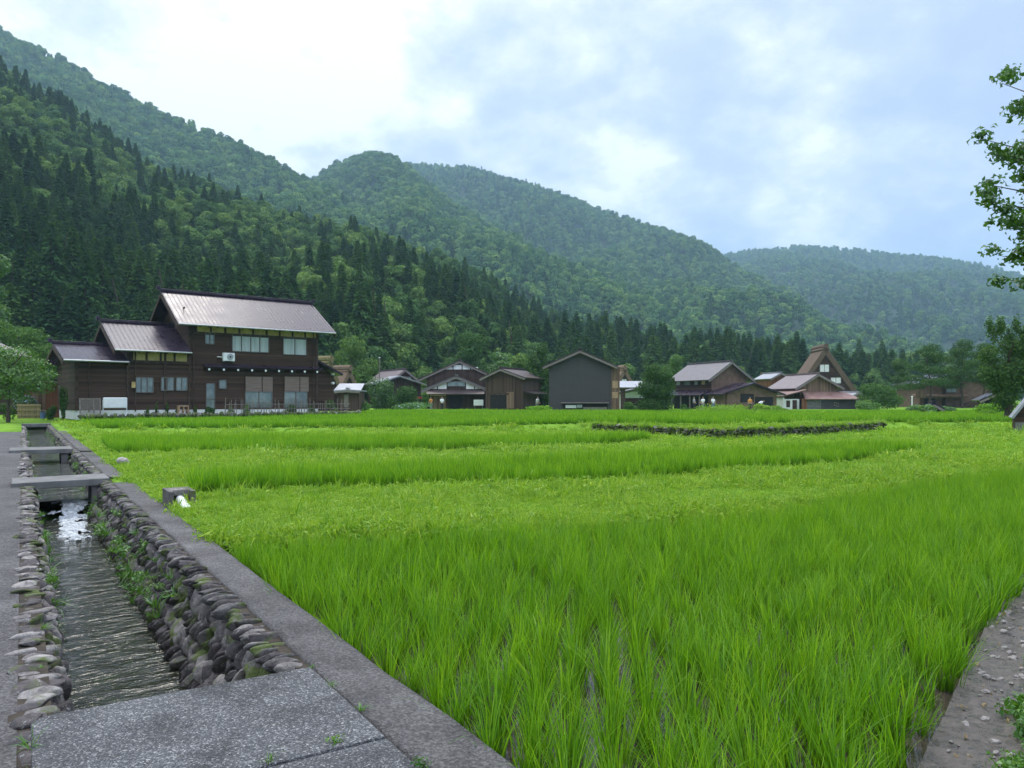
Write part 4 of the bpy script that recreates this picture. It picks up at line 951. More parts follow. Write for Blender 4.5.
# white gabled pair
h, X_, Z_, Wd = house('farmhouse', 'wide brown house with white plaster under its upper gable', 427, 492, 104, 410, 375.5, 360.5, 10, 2, 'dark_boards_upright', 'roof_brown', 1.3, roof_t=.2, front=.22)
for a, b in ((445, 452.5), (453.5, 461.5), (462.5, 470), (471, 478)):
    rect(h, 'plaster_panel', X_(a), X_(b), Z_(369.4), Z_(367 if a in (445, 471) else 365), 'white_plaster', -.01, .03)
h, X_, Z_, Wd = house('front_annex', 'low front house with white panels in its gable and sliding doors', 430, 482, 99, 410, 387, 376, 4.4, 2, 'dark_boards_upright', 'roof_grey', 1.2, roof_t=.2, front=.22)
for a, b, ya in ((431, 437, 386), (438, 446.5, 383), (466, 474, 383), (475, 480, 386)): rect(h, 'plaster_panel', X_(a), X_(b), Z_(389), Z_(ya), 'white_plaster', -.01, .03)
add_window(h, X_(447.5), X_(465), Z_(386), Z_(381.5), -.01, 2, 'glass')
mb = MB(); mb.slab((-.4, -1.4, Z_(394)), (Wd + .3, -1.4, Z_(394)), (Wd + .3, 0, Z_(390)), (-.4, 0, Z_(390)), .12); mb.build('pent_roof', 'roof_brown', h)
rect(h, 'door', X_(430), X_(446), Z_(409), Z_(396.5), 'weathered_boards', -.01, .05); rect(h, 'door', X_(449), X_(462), Z_(409), Z_(395.5), 'dark_opening', -.01, .04)
rect(h, 'plaster_panel', X_(430), X_(446), Z_(396), Z_(394.7), 'yellow_plaster', -.01, .03)
sg = thing('notice_board', 'white notice board beside the low front house', 'sign', P(478.5, 408, 96.5), 0); sg.location.z = float(gh(sg.location.x, 96.5))
mb = MB(); mb.box(-.62, .62, -.04, .04, .5, 1.25); mb.build('panel', 'white_paint', sg)
for s in (-.5, .5):
    mb = MB(); mb.box(s - .04, s + .04, .045, .1, -.3, 1.1); mb.build('leg', 'grey_wood', sg)
# brown storehouse
h, X_, Z_, Wd = house('storehouse', 'brown boarded storehouse with a dark open bay below', 485.5, 522, 94, 409, 377, 369, 6.5, -24, 'brown_boards', 'roof_brown', .6, cat='barn', gx=.45)
rect(h, 'opening', X_(490.5), X_(508), Z_(408.3), Z_(395), 'dark_opening', -.01, .03); rect(h, 'door', X_(507), X_(514), Z_(408.3), Z_(392), 'weathered_boards', -.05, .05)
rect(h, 'lintel', X_(489), X_(509), Z_(395), Z_(393), 'beam_wood', -.01, .1)
mb = MB(); mb.slab((Wd, .6, Z_(391)), (Wd, 6, Z_(391)), (Wd + 1.3, 6, Z_(393.5)), (Wd + 1.3, .6, Z_(393.5)), .1); mb.build('side_canopy', 'roof_brown', h)
# charcoal barn
h, X_, Z_, Wd = house('barn', 'tall charcoal barn with a blank front wall and a gable roof', 549, 610.5, 80, 411.5, 364.5, 350.6, 8, -5, 'charcoal_cladding', 'roof_brown', .7, cat='barn')
rect(h, 'opening', X_(562.5), X_(607), Z_(410.5), Z_(403.5), 'dark_opening', -.01, .02)
mb = MB(); mb.box(X_(561), X_(608), -.35, 0, Z_(403.3), Z_(402.2)); mb.build('shelf_roof', 'grey_wood', h)
rect(h, 'sign_panel', X_(565.5), X_(576), Z_(408), Z_(405), 'white_plaster', -.04, .03); rect(h, 'sign_panel', X_(576.5), X_(582), Z_(407.6), Z_(404.6), 'curtain_glass', -.04, .03)
rect(h, 'board', X_(583), X_(606), Z_(410), Z_(407), 'grey_wood', -.04, .04)
rect(h, 'side_boards', X_(610.6), X_(611), Z_(411), Z_(367), 'weathered_boards', 3, 2.2)
mb = MB(); mb.box(Wd + .003, Wd + .9, .2, 1.0, -.5, Z_(367)); mb.build('side_post', 'weathered_boards', h)
for k, (a, b) in enumerate(((398, 392), (388, 381))):
    mb = MB(); mb.box(Wd + .1, Wd + .7, .17, .197, Z_(a), Z_(b)); mb.build('hatch', 'pale_wood', h)
# thatched house and white shed behind the round tree
def thatched(name, label, px, Y, pyb, pyp, halfw, Ld, yaw, m='thatch', wall='dark_boards_upright', th=.7, zlow=0.0):
    b = P(px, pyb, Y); zr = EYE - (pyp - HY) / F * Y - b.z; h = thing(name, label, 'house', b, R(yaw))
    mb = MB(); mb.prism([(-halfw * .86, -.6), (halfw * .86, -.6), (halfw * .86, zlow + .4), (0, zr - th * 1.6), (-halfw * .86, zlow + .4)], .3, Ld - .3); mb.build('wall', wall, h)
    mb = MB()
    for s in (-1, 1): mb.slab((s * halfw, 0, zlow), (s * halfw, Ld, zlow), (s * .02, Ld, zr), (s * .02, 0, zr), th)
    rf = mb.build('roof', m, h, bevel=.12)
    mb = MB(); mb.tube((0, -.15, zr - .02), (0, Ld + .15, zr - .02), .42, n=10); mb.build('ridge_roll', m, rf)
    bb = MB()
    for s in (-1, 1): bb.slab((s * (halfw - .55), .1, zlow - .1), (s * (halfw - .55), .28, zlow - .1), (s * .02, .28, zr - th * 1.25), (s * .02, .1, zr - th * 1.25), .28)
    bb.build('barge_board', 'beam_wood', rf)
    return h, zr
h, zr = thatched('thatched_house', 'brown thatched gable behind the white shed and round tree', 625, 122, 402, 367.5, 4.2, 9, 28)
add_window(h, -.55, .55, zr * .50, zr * .66, .28, 2, 'white_plaster')
h, X_, Z_, Wd = house('shed', 'white walled shed with a silver roof behind the charcoal barn', 622, 650, 100, 410, 392, 389, 4, 0, 'white_plaster', 'roof_silver', .5, cat='shed')
mb = MB(); mb.slab((-1.2, -2.6, Z_(387.5)), (Wd + 1, -2.6, Z_(387.5)), (Wd + 1, 0.2, Z_(381)), (-1.2, .2, Z_(381)), .12); mb.build('front_roof', 'roof_silver', h)
rect(h, 'dark_base', 0, Wd, -.4, Z_(398), 'dark_boards', -.01, .04); mb = MB(); mb.box(-.5, .1, -2.2, -2.0, -.5, Z_(388.5)); mb.build('porch_post', 'beam_wood', h)
# brown plaster house
h, X_, Z_, Wd = house('farmhouse', 'brown plaster house with a wide grey roof and a low gabled annex', 711.5, 751.5, 96, 409.5, 376, 361.5, 8.6, 21, 'brown_plaster', 'roof_grey', .9, front=.6)
mb = MB(); mb.box(-.06, -.003, .0, 8.5, Z_(388), Z_(376.5)); mb.build('side_wall', 'dark_boards', h, 'dark boarded upper side wall')
for a, b, mm in ((1.2, 2.0, 'yellow_plaster'), (2.8, 3.6, 'curtain_glass'), (4.6, 6.0, 'glass'), (6.9, 7.9, 'curtain_glass')):
    mb = MB(); mb.box(-.10, -.062, a, b, Z_(384.5), Z_(379.5)); w = mb.build('window', 'window_frame', h); mb = MB(); mb.box(-.12, -.102, a + .07, b - .07, Z_(384.2), Z_(379.8)); mb.build('pane', mm, w)
mb = MB(); mb.box(-.05, -.003, .3, 8.5, -.5, Z_(394.5)); mb.build('side_opening', 'dark_opening', h)
mb = MB(); mb.slab((-1.9, -.2, Z_(395)), (-1.9, 9, Z_(395)), (-.05, 9, Z_(389)), (-.05, -.2, Z_(389)), .12); mb.build('pent_roof', 'roof_dark', h)
for q in (.2, 2.3, 4.4, 6.5, 8.4): mb = MB(); mb.box(-1.7, -1.56, q, q + .14, -.5, Z_(395.5)); mb.build('porch_post', 'grey_wood', h)
an = X_(712); mb = MB(); xa, xb = -.5, 7.6
mb.prism([(xa, -.8), (xb, -.8), (xb, Z_(393)), (3.9, Z_(384)), (xa, Z_(393))], -3.2, -.004); mb.build('annex_wall', 'brown_plaster', h)
r = MB(); gable_roof(r, xb - xa, -3.9, -.006, Z_(393) + .1, Z_(384) + .12, .9, .16, x0=xa); r.build('annex_roof', 'roof_dark', h)
rect(h, 'window', 2.0, 4.0, Z_(402), Z_(394), 'dark_opening', -3.21, .06); rect(h, 'opening', 4.2, 7.0, -.6, Z_(397), 'dark_opening', -3.21, .03); rect(h, 'wall_post', -.2, .9, -.6, Z_(394), 'brown_plaster', -3.21, .25)
# grey roofed house behind the bushes (left of centre)
h, X_, Z_, Wd = house('farmhouse', 'two storey house with grey tiled roofs behind the garden bushes', 395, 412, 118, 408, 377, 369.5, 9, 32, 'dark_boards', 'roof_pink', .9)
add_window(h, X_(400), X_(410), Z_(381), Z_(376.5), -.01, 3, 'curtain_glass')
mb = MB(); mb.prism([(-4.6, -.8), (Wd * .9, -.8), (Wd * .9, Z_(384)), (Wd * .1, Z_(377.5)), (-4.6, Z_(384))], -3.5, -.004); mb.build('annex_wall', 'dark_boards_upright', h)
r = MB(); gable_roof(r, Wd * .9 + 4.6, -4.3, -.3, Z_(384) + .1, Z_(377) + .1, .7, .18, xr=-1.0, x0=-4.6); r.build('annex_roof', 'roof_silver', h)
rect(h, 'shop_awning', -1, Wd * .9, Z_(399), Z_(396.5), 'cloth_red', -3.6, .5)
# thatched house and shed right of the big house
h, zr = thatched('thatched_house', 'mossy thatched roof peeping out behind the lean-to of the big dark house', 331, 86, 404, 359, 3.4, 8, 66, 'thatch_green')
h, zr = thatched('thatched_house', 'brown thatched roof behind the small silver roofed shed', 350, 98, 404, 368, 3.6, 7, 64)
h, X_, Z_, Wd = house('shed', 'small brown boarded shed with a silver roof right of the big dark house', 337, 359, 84, 407.5, 391, 389.8, 3.2, 0, 'brown_boards', 'roof_silver', .2, cat='shed')
mb = MB(); mb.slab((-.3, -.5, Z_(390.5)), (Wd + .3, -.5, Z_(390.5)), (Wd + .1, 2.6, Z_(383)), (-.3, 2.6, Z_(383)), .1); mb.build('front_roof', 'roof_silver', h)
rect(h, 'door', X_(344), X_(348.5), Z_(407), Z_(394.5), 'grey_wood', -.01, .04)
# thatched gassho house and the rusty barn in front of it
h, zr = thatched('thatched_house', 'tall steep thatched house rising behind the rusty roofed barn', 826, 122, 408, 346, 6.2, 7, -7, 'thatch_dark', 'dark_boards', .85, .8)
add_window(h, -.9, .55, zr * .585, zr * .70, .27, 2, 'white_plaster'); add_window(h, .8, 2.4, zr * .40, zr * .49, .27, 2, 'white_plaster')
mb = MB(); mb.box(-3.6, 3.6, .1, .29, zr * .36, zr * .385); mb.box(-2.6, 2.6, .1, .29, zr * .54, zr * .56); mb.build('gable_beam', 'beam_wood', h)
h, X_, Z_, Wd = house('barn', 'wooden barn with pink grey upper roof and rusty lower roof', 800, 838, 100, 412.5, 385, 374, 8, 6, 'weathered_boards', 'roof_pink', .9, cat='barn', gx=.46)
mb = MB(); mb.slab((-.6, -2.6, Z_(399)), (X_(853), -2.6, Z_(399)), (X_(846), -.02, Z_(391.5)), (.3, -.02, Z_(391.5)), .1); mb.build('lower_roof', 'roof_rust', h)
mb = MB(); mb.box(-.2, X_(849.5), -2.2, -.02, -.8, Z_(399.5)); mb.build('lower_wall', 'charcoal_wall', h)
mb = MB(); mb.box(-.26, X_(813), -2.25, -2.203, -.8, Z_(399.5)); mb.build('pale_panel', 'concrete_dark', h)
mb = MB(); mb.box(-.8, -.203, -2.3, -1.9, -.8, Z_(398.5)); mb.build('red_post', 'rust_boards', h)
mb = MB(); mb.slab((-3.4, -1.9, Z_(396)), (-3.4, 6, Z_(396)), (-.02, 6, Z_(389.5)), (-.02, -1.9, Z_(389.5)), .1); mb.build('side_roof', 'roof_rust', h)
mb = MB(); mb.box(-3.1, -2.96, -1.6, 5.5, -.8, Z_(397.5)); mb.box(-2.95, -.81, -1.4, -1.3, -.8, Z_(399)); mb.build('side_wall', 'white_plaster', h, 'white sliding doors under the side roof')
mb = MB(); mb.box(-1.75, -1.15, -1.45, -1.402, -.7, Z_(400)); mb.box(-2.6, -2.1, -1.45, -1.402, Z_(407), Z_(400.5)); mb.build('door', 'dark_boards', h)
ld = thing('ladder', 'grey ladder hung slanting on the charcoal barn wall under the rusty roof', 'ladder', h.matrix_basis @ Vector((X_(826), -2.28, Z_(402))), R(14)); ld.rotation_euler.y = R(14)
for z in (0, -.42):
    mb = MB(); mb.box(0, 2.9, -.03, .03, z - .03, z + .03); mb.build('rail', 'grey_wood', ld)
for k in range(10):
    mb = MB(); mb.box(.12 + k * .29, .17 + k * .29, -.02, .02, -.387, -.033); mb.build('rung', 'grey_wood', ld)
h, X_, Z_, Wd = house('shed', 'low grey shed with a pale roof right of the rusty roofed barn', 848, 868, 112, 411, 397, 392.5, 4, 8, 'concrete', 'roof_silver', .5, cat='shed'); add_window(h, .6, 1.8, Z_(405), Z_(400), -.01, 2, 'glass')
h, X_, Z_, Wd = house('shed', 'small red brown shed with a pale green roof between the two larger buildings', 771, 790, 128, 408, 378, 373, 5, 10, 'rust_boards', 'roof_silver', .4, cat='shed'); add_window(h, 1, 2.2, Z_(392), Z_(386), -.01, 2, 'glass')
h, zr = thatched('thatched_house', 'distant grey thatched roof behind the brown plaster house', 762, 175, 404, 374, 4.6, 9, -25, 'thatch')
h, X_, Z_, Wd = house('farmhouse', 'distant low house with grey roof left of the rusty roofed barn', 753, 771, 150, 406, 388, 383, 6, 5, 'dark_boards', 'roof_grey', .6); add_window(h, 1.0, 2.4, Z_(396), Z_(391), -.01, 2, 'glass')
# red brown house under the pines at the right
h, X_, Z_, Wd = house('farmhouse', 'red brown plaster house with outside stair under the dark pines', 920, 986, 118, 409, 383, 373, 9, -6, 'brown_plaster', 'roof_dark', .8)
for a, b in ((941, 944), (958, 960)): rect(h, 'wall_post', X_(a), X_(b), -.5, Z_(379), 'beam_wood', -.01, .08)
mb = MB(); mb.slab((X_(912), -1.5, Z_(396)), (X_(963), -1.5, Z_(396)), (X_(963), 0, Z_(394)), (X_(912), 0, Z_(394)), .25); mb.build('pent_roof', 'weathered_boards', h)
mb = MB(); mb.box(X_(912), X_(921), -1.6, -1.2, Z_(398), Z_(391)); mb.build('porch_panel', 'weathered_boards', h, 'tan boarded porch panel')
mb = MB()
for k in range(12): mb.box(X_(951 + k * 2.1), X_(953 + k * 2.1), -1.4, -.2, Z_(409 - k * 1.1) - .12, Z_(409 - k * 1.1))
mb.build('stair', 'weathered_boards', h)
rect(h, 'opening', X_(924), X_(934), -.5, Z_(398.5), 'dark_opening', -.01, .04); add_window(h, X_(945), X_(954), Z_(392), Z_(387), -.01, 2, 'glass')
h, X_, Z_, Wd = house('carport', 'small dark carport with a grey hipped roof beside the tall tree', 984, 1003, 78, 409, 398.5, 393, 3.5, -22, 'dark_boards', 'roof_dark', .5, cat='shed'); rect(h, 'opening', .15, Wd - .15, -.6, Z_(400), 'dark_opening', -.01, .04)
h, X_, Z_, Wd = house('hut', 'tiny dark roofed hut among the shrubs before the red brown house', 926, 938, 66, 414, 407.5, 403.5, 1.2, -20, 'dark_boards', 'roof_dark', .25, cat='hut'); rect(h, 'opening', .2, Wd - .2, -.3, Z_(409.5), 'dark_opening', -.01, .04)
# hut at the right edge
h = thing('hut', 'small hut with steep grey boarded roof cut by the right edge', 'hut', P(1014.5, 431, 36), R(-31))
mb = MB(); mb.prism([(0, -.1), (1.5, -.1), (1.5, .85), (.75, 1.8), (0, .85)], 0, 2.0); mb.build('wall', 'dark_boards', h)
r = MB(); gable_roof(r, 1.5, -.3, 2.3, .85, 1.95, .14, .1); r.build('roof', 'roof_silver', h)
mb = MB(); mb.box(.02, .5, -.12, -.003, -.1, .42); mb.build('stone_base', 'concrete', h)
rect(h, 'window', .6, 1.2, .62, .95, 'white_plaster', -.003, .05)
# left edge: orange shed, roof and bamboo screen
h, X_, Z_, Wd = house('shed', 'orange brown boarded shed behind the maple left of the big dark house', 24, 56, 55, 411, 381, 378, 4, 20, 'rust_boards', 'roof_dark', .4, cat='shed'); rect(h, 'door', .5, 1.4, -.3, 1.7, 'weathered_boards', -.01, .05)
h, X_, Z_, Wd = house('farmhouse', 'neighbouring house with a pink grey roof showing above the maple at the left edge', -84, -26, 62, 411, 350, 337, 6, 0, 'dark_boards', 'roof_pink', .7); add_window(h, 2.2, 3.6, 1.4, 2.4, -.01, 2, 'glass')
bs = thing('bamboo_screen', 'woven bamboo fence panel at the head of the channel', 'fence', P(17.5, 417, 53.0), R(6))
mb = MB()
for k in range(34): mb.tube((k * .047, 0, -.15), (k * .047, 0, .92 + rng.normal(0, .015)), .022, n=6)
mb.build('bamboo_canes', 'bamboo', bs)
for z in (.12, .48, .82): mb = MB(); mb.tube((-.04, -.05, z), (1.6, -.05, z), .03, n=8); mb.build('rail', 'bamboo', bs)
for q in (0, .78, 1.56): mb = MB(); mb.tube((q, .06, -.2), (q, .06, 1.0), .045, n=8); mb.build('post', 'beam_wood', bs)
pole_spots = ((379.5, 112, 408, 358, 'thin bare pole rising among the bushes behind the small shed'), (912, 104, 409, 397, 'short white lamp post near the tan porch panel'))
for px, Yp, pb, pt, lab in pole_spots:
    o = thing('pole', lab, 'pole', P(px, pb, Yp)); hh = (pb - pt) / F * Yp
    mb = MB(); mb.tube((0, 0, -.5), (0, 0, hh), .09, .07, 8); mb.build('shaft', 'grey_wood' if px < 500 else 'white_paint', o)
    mb = MB(); mb.tube((0, 0, hh + .003), (0, 0, hh + .14), .14, .10, 8); mb.build('cap', 'white_paint', o)
# garden odds and ends left of the big house
for px, Yp, m, lab, r_ in ((43, 52, 'cloth_blue', 'small blue bucket by the corner of the dark house', .2), (80, 50, 'white_paint', 'white tub at the foot of the dark house corner', .24)):
    o = thing('bucket', lab, 'bucket', P(px, 413, Yp)); o.location.z = gh(o.location.x, o.location.y) + .02
    mb = MB(); mb.tube((0, 0, 0), (0, 0, .42), r_ * .8, r_, 14); mb.build('tub', m, o)
    mb = MB(); mb.path([(math.cos(a) * r_, 0, .42 + math.sin(a) * r_ * .8) for a in np.linspace(0, math.pi, 8)], [.012] * 8, 5); mb.build('handle', 'metal_grey', o)

# ------------------------------------------------------------------ trees and shrubs of the village
def crown_tree(name, label, loc, H, blobs, n, size, m, trunk=(.15, 4, 1.2), cat='tree', shell=.5, seed=1, asp=.6, group=None, flowers=0):
    loc = Vector(loc); loc.z = float(gh(loc.x, loc.y)) - .05; o = thing(name, label, cat, loc, 0, group)
    V, Fc = leafcloud(blobs, n, size, shell, aspect=asp, seed=seed); link('crown' if trunk else 'foliage', npmesh('crown', V, Fc, m), o)
    if trunk: put_mesh('trunk', trunk_mesh(H, trunk[0], seed, trunk[1], trunk[2], .85), 'bark', o)
    if flowers:
        V, Fc = leafcloud(blobs, flowers, size * 1.1, .98, seed=seed + 5); link('blossom', npmesh('blossom', V, Fc, 'flower_blue'), o)
    return o
def bush(name, label, px, pyb, Y, wpx, hpx, n, size, m, seed, lobes=6, group=None, flowers=0, cat='bush'):
    b = P(px, pyb, Y); top = b.z + hpx / F * Y; b.z = float(gh(b.x, b.y)) - .03; wd = wpx / F * Y / 2; hh = max(top - b.z, .4); r = np.random.default_rng(seed)
    bl_ = [(r.uniform(-.55, .55) * wd, r.uniform(-.5, .5) * wd, hh * r.uniform(.2, .72), wd * .55, wd * .5, hh * .32) for k in range(lobes)]
    o = thing(name, label, cat, b, 0, group)
    V, Fc = leafcloud(bl_, n, size, .55, seed=seed); link('foliage', npmesh('foliage', V, Fc, m), o)
    mb = MB()
    for k in range(4): mb.tube((r.normal(0, .1) * wd, r.normal(0, .1) * wd, -.3), (r.uniform(-.5, .5) * wd, r.uniform(-.4, .4) * wd, hh * .5), .04, .02, 5)
    mb.build('stem', 'bark', o)
    if flowers: V, Fc = leafcloud(bl_, flowers, size * 1.2, .95, seed=seed + 5); link('blossom', npmesh('blossom', V, Fc, 'flower_blue'), o)
    return o
# maple at the left edge
crown_tree('maple_tree', 'feathery bright green maple at the left edge before the orange shed', P(8, 412, 47), 4.6, [(-.6, 0, 3.2, 1.7, 1.6, .9), (.9, -.3, 2.8, 1.5, 1.4, .8), (1.9, 0, 2.4, 1.0, 1.0, .6), (.2, .2, 4.1, 1.4, 1.3, .7), (1.4, .3, 3.6, 1.0, 1, .5), (-2.2, 0, 2.6, 1.5, 1.4, 1.0), (2.2, .2, 3.0, .8, .8, .4), (.4, -.4, 1.9, 1.2, 1, .5), (-1.2, .3, 4.4, 1.2, 1.2, .6)], 7500, .16, 'leaf_fresh', (.13, 7, 1.6), seed=3)
crown_tree('leafy_tree', 'layered green tree on the slope foot above the maple', P(20, 405, 74), 9, [(-3, 0, 5.2, 3, 2.5, 1.2), (1.5, 0, 6.0, 3.2, 2.5, 1.0), (3.8, 0, 5.0, 2.4, 2, .8), (0, 0, 7.6, 2.6, 2, 1.0), (-3.4, 0, 8.2, 2.6, 2, 1.4), (4.5, 0, 6.6, 1.6, 1.5, .6)], 6000, .30, 'broadleaf', (.2, 6, 2), seed=4)
crown_tree('leafy_tree', 'tall olive green tree rising at the left edge under the cedars', P(-14, 400, 92), 20, crown_blobs(8, 22, 3.8, 14, 8), 5000, .42, 'leaf_fresh', (.3, 5, 2), seed=5)
bush('hydrangea_bush', 'hydrangea with pale blue flowers above the bamboo fence panel', 29, 410, 54.5, 24, 17, 2600, .12, 'leaf_fresh', 6, 6, flowers=160)
bush('climber_bush', 'dark narrow bush growing up the corner of the dark house', 64, 414, 48.2, 9, 30, 1300, .11, 'leaf_dark', 7, 5)
for k, (px, w, h_, lab) in enumerate(((52, 12, 10, 'leafy low plant between the bamboo panel and the dark house'), (8, 22, 11, 'green ground plant at the foot of the maple'), (209, 11, 10, 'small clipped shrub before the door of the dark house'), (247, 10, 13, 'dark shrub under the first bamboo blind'),
                               (290, 12, 13, 'dark shrub under the second bamboo blind'), (331, 16, 16, 'dense dark shrub at the right end of the stake fence'), (232, 8, 10, 'small leafy plant by the left end of the stake fence'), (312, 9, 11, 'small shrub behind the stake fence near the lean-to'))):
    q = at_house(px, -1.5, -.2) if px > 70 else P(px, 414, 51); Yq = q.y
    bush('garden_shrub', lab, px, 399 + (EYE - q.z) / Yq * F, Yq, w, h_, 700, .12, 'leaf_dark' if k % 3 else 'broadleaf', 30 + k, 4)
for k, px in enumerate((146, 156, 167, 177, 187, 196)):
    q = at_house(px, -.9, -.15); o = bush('thin_sapling', 'thin climbing plant against the lower wall of the dark house wing', px, 399 + (EYE - q.z) / q.y * F, q.y, 5, 15, 130, .12, 'leaf_dark', 60 + k, 3, 'thin plants along the wing wall', cat='plant')
# between the houses
bush('garden_bush', 'pale green bush left of the darker one before the grey roofed house', 381, 408, 94, 30, 31, 2600, .26, 'leaf_fresh', 9, 7)
bush('garden_bush', 'dark round bush before the grey roofed house', 401, 408, 92, 34, 24, 2600, .24, 'leaf_dark', 10, 7)
bush('garden_bush', 'low green shrubs at the right of the small silver roofed shed', 362, 408, 86, 22, 8, 1200, .2, 'fern', 11, 6)
bush('garden_bush', 'flowering low shrubs before the dark round bush', 412, 409, 88, 40, 7, 1500, .18, 'fern', 12, 8, flowers=60)
bush('garden_bush', 'narrow bush at the left corner of the low front house', 425.5, 409, 95, 8, 16, 700, .2, 'broadleaf', 13, 4)
bush('tall_grass_clump', 'bright clump of tall grass between the storehouse and the charcoal barn', 535, 411.5, 78, 34, 7, 1800, .2, 'rice', 14, 8)
crown_tree('leafy_tree', 'broad light green tree above the roof of the low front house', P(470, 404, 122), 9, crown_blobs(3, 11.5, 4.4, 12, 21), 3600, .42, 'broadleaf', (.2, 5, 2), seed=15)
crown_tree('leafy_tree', 'rounded olive tree behind the brown storehouse', P(500, 404, 124), 6, crown_blobs(2, 8.5, 3.6, 10, 22), 2600, .42, 'leaf_fresh', (.18, 5, 1.6), seed=16)
crown_tree('leafy_tree', 'dark upright tree close behind the left side of the charcoal barn', P(540, 408, 98), 8.4, [(0, 0, 2, 1.9, 1.6, 1.6), (.4, 0, 4.5, 1.9, 1.6, 1.6), (-.4, 0, 6.3, 1.5, 1.3, 1.4), (.3, 0, 7.8, 1.0, 1, 1)], 3200, .3, 'leaf_dark', (.2, 5, 1.2), seed=17)
crown_tree('leafy_tree', 'pale grey green tree at the left of the charcoal barn', P(523, 406, 118), 7, crown_blobs(1.5, 8.6, 3.0, 9, 23), 2400, .4, 'broadleaf', (.18, 5, 1.4), seed=18)
crown_tree('leafy_tree', 'rounded light green tree behind the lean-to of the big house', P(354, 404, 112), 8, crown_blobs(3, 9.6, 4.2, 12, 24), 4200, .36, 'broadleaf', (.2, 5, 2), seed=19)
crown_tree('round_tree', 'dense dark round tree standing alone right of the charcoal barn', P(655, 413, 72), 4.6, [(0, 0, .8, 1.75, 1.6, 1.0), (.5, 0, 2.2, 1.55, 1.5, 1.1), (-.6, 0, 2.4, 1.25, 1.3, 1.0), (.2, 0, 3.6, 1.35, 1.2, .9), (-.2, 0, 4.2, .8, .8, .6), (1.1, 0, 3.1, .8, .9, .7)], 11000, .18, 'leaf_dark', (.15, 5, 1), seed=20)
bush('garden_bush', 'low bush at the left foot of the dark round tree', 632, 412, 79, 18, 11, 900, .18, 'broadleaf', 23, 5)
crown_tree('leafy_tree', 'light green tree top behind the dark round tree', P(678, 404, 132), 7, crown_blobs(2.5, 9, 4.0, 10, 25), 2600, .42, 'broadleaf', (.2, 4, 1.8), seed=24)
bush('garden_bush', 'small dark bush before the porch of the brown plaster house', 686, 411, 80, 13, 7, 800, .16, 'leaf_dark', 25, 4)
bush('tall_grass_clump', 'yellow green tall grass before the annex of the brown plaster house', 763, 412, 72, 24, 9, 1800, .18, 'grass', 26, 7)
bush('tall_grass_clump', 'yellow green tall grass before the white sliding doors', 779, 412.5, 70, 20, 8, 1500, .18, 'grass', 27, 6)
bush('tall_grass_clump', 'wispy wild plants before the porch of the brown plaster house', 722, 411, 74, 60, 7, 1500, .16, 'grass', 28, 12)
crown_tree('leafy_tree', 'bushy mid green tree at the right of the rusty roofed barn', P(877, 411, 96), 3.2, [(-.6, 0, 1.4, 1.9, 1.7, 1.2), (1.6, 0, 1.2, 1.9, 1.7, 1.1), (-.9, 0, 2.6, 1.5, 1.3, .9), (.8, 0, 2.3, 1.6, 1.4, .9)], 5000, .22, 'broadleaf', (.15, 5, 1), seed=28)
bush('clipped_shrub', 'round pale green clipped shrub right of the rusty roofed barn', 872, 413, 74, 22, 13, 1700, .15, 'fern', 29, 7)
bush('clipped_shrub', 'shaded shrub between the clipped one and the pale roofed shed', 862, 412, 86, 16, 13, 1000, .18, 'broadleaf', 44, 5)
for k, (px, w, h_, Yk, lab) in enumerate(((926, 22, 8, 64, 'low round yellow green shrub left of the tiny hut'), (911, 18, 8, 70, 'pale wild shrub at the left of the row before the pines'), (948, 14, 6, 68, 'low pale shrub right of the tiny hut'), (990, 38, 13, 54, 'wide mound of bright tall grass by the tall tree'))):
    bush('wild_shrub', lab, px, 399 + 1.15 / Yk * F, Yk, w, h_, 1700, .16, 'fern' if k != 3 else 'rice', 45 + k, 7)
crown_tree('leafy_tree', 'grey green round tree left of the pines', P(899, 408, 128), 5, crown_blobs(1, 7.5, 3.0, 9, 27), 2400, .34, 'leaf_dark', (.2, 4, 1.5), seed=31)
for k, (px, Yk, H, rx, lab) in enumerate(((929, 112, 9.4, 3.6, 'dark layered pine over the left half of the red brown house'), (962, 114, 10.2, 3.4, 'taller dark pine with flat tiers right of the first'), (982, 108, 9.2, 3.2, 'dark pine nearest the tall tree'))):
    r = np.random.default_rng(70 + k); bls = []
    for j in range(11):
        q = .35 + .62 * (j / 10); a = r.uniform(0, 6.283); d_ = rx * (1 - q) * 1.0 + .3; bls.append((math.cos(a) * d_, math.sin(a) * d_, H * q, rx * (.80 - .42 * q), rx * (.80 - .42 * q), .62))
    crown_tree('pine_tree', lab, P(px, 409, Yk), H, bls, 6500, .30, 'leaf_dark', (.2, 6, 1.6), seed=80 + k, asp=.35)
# tall tree at the right with upright shoots
bt = P(1006, 416, 46); bls = [(0, 0, 1.6, .9, .9, 1.0), (.5, 0, 3.2, 1.3, 1.2, 1.0), (-.6, 0, 3.0, 1.1, 1, .9), (0, 0, 2.4, 1.0, 1, .8), (1.3, .2, 2.6, 1.1, 1, .9), (-1.0, 0, 4.1, .7, .7, .6), (.4, 0, 4.6, .9, .8, .8), (1.5, 0, 4.3, .9, .9, .8)]
for k in range(9): bls.append((-1.1 + .33 * k, rng.normal(0, .2), 5.3 + rng.uniform(-.3, .7), .26, .26, .75))
crown_tree('tall_tree', 'tall green tree with upright shoots near the right edge', bt, 5.5, bls, 13000, .18, 'leaf_dark', (.24, 6, 1.3), seed=90, asp=.5, shell=.25)
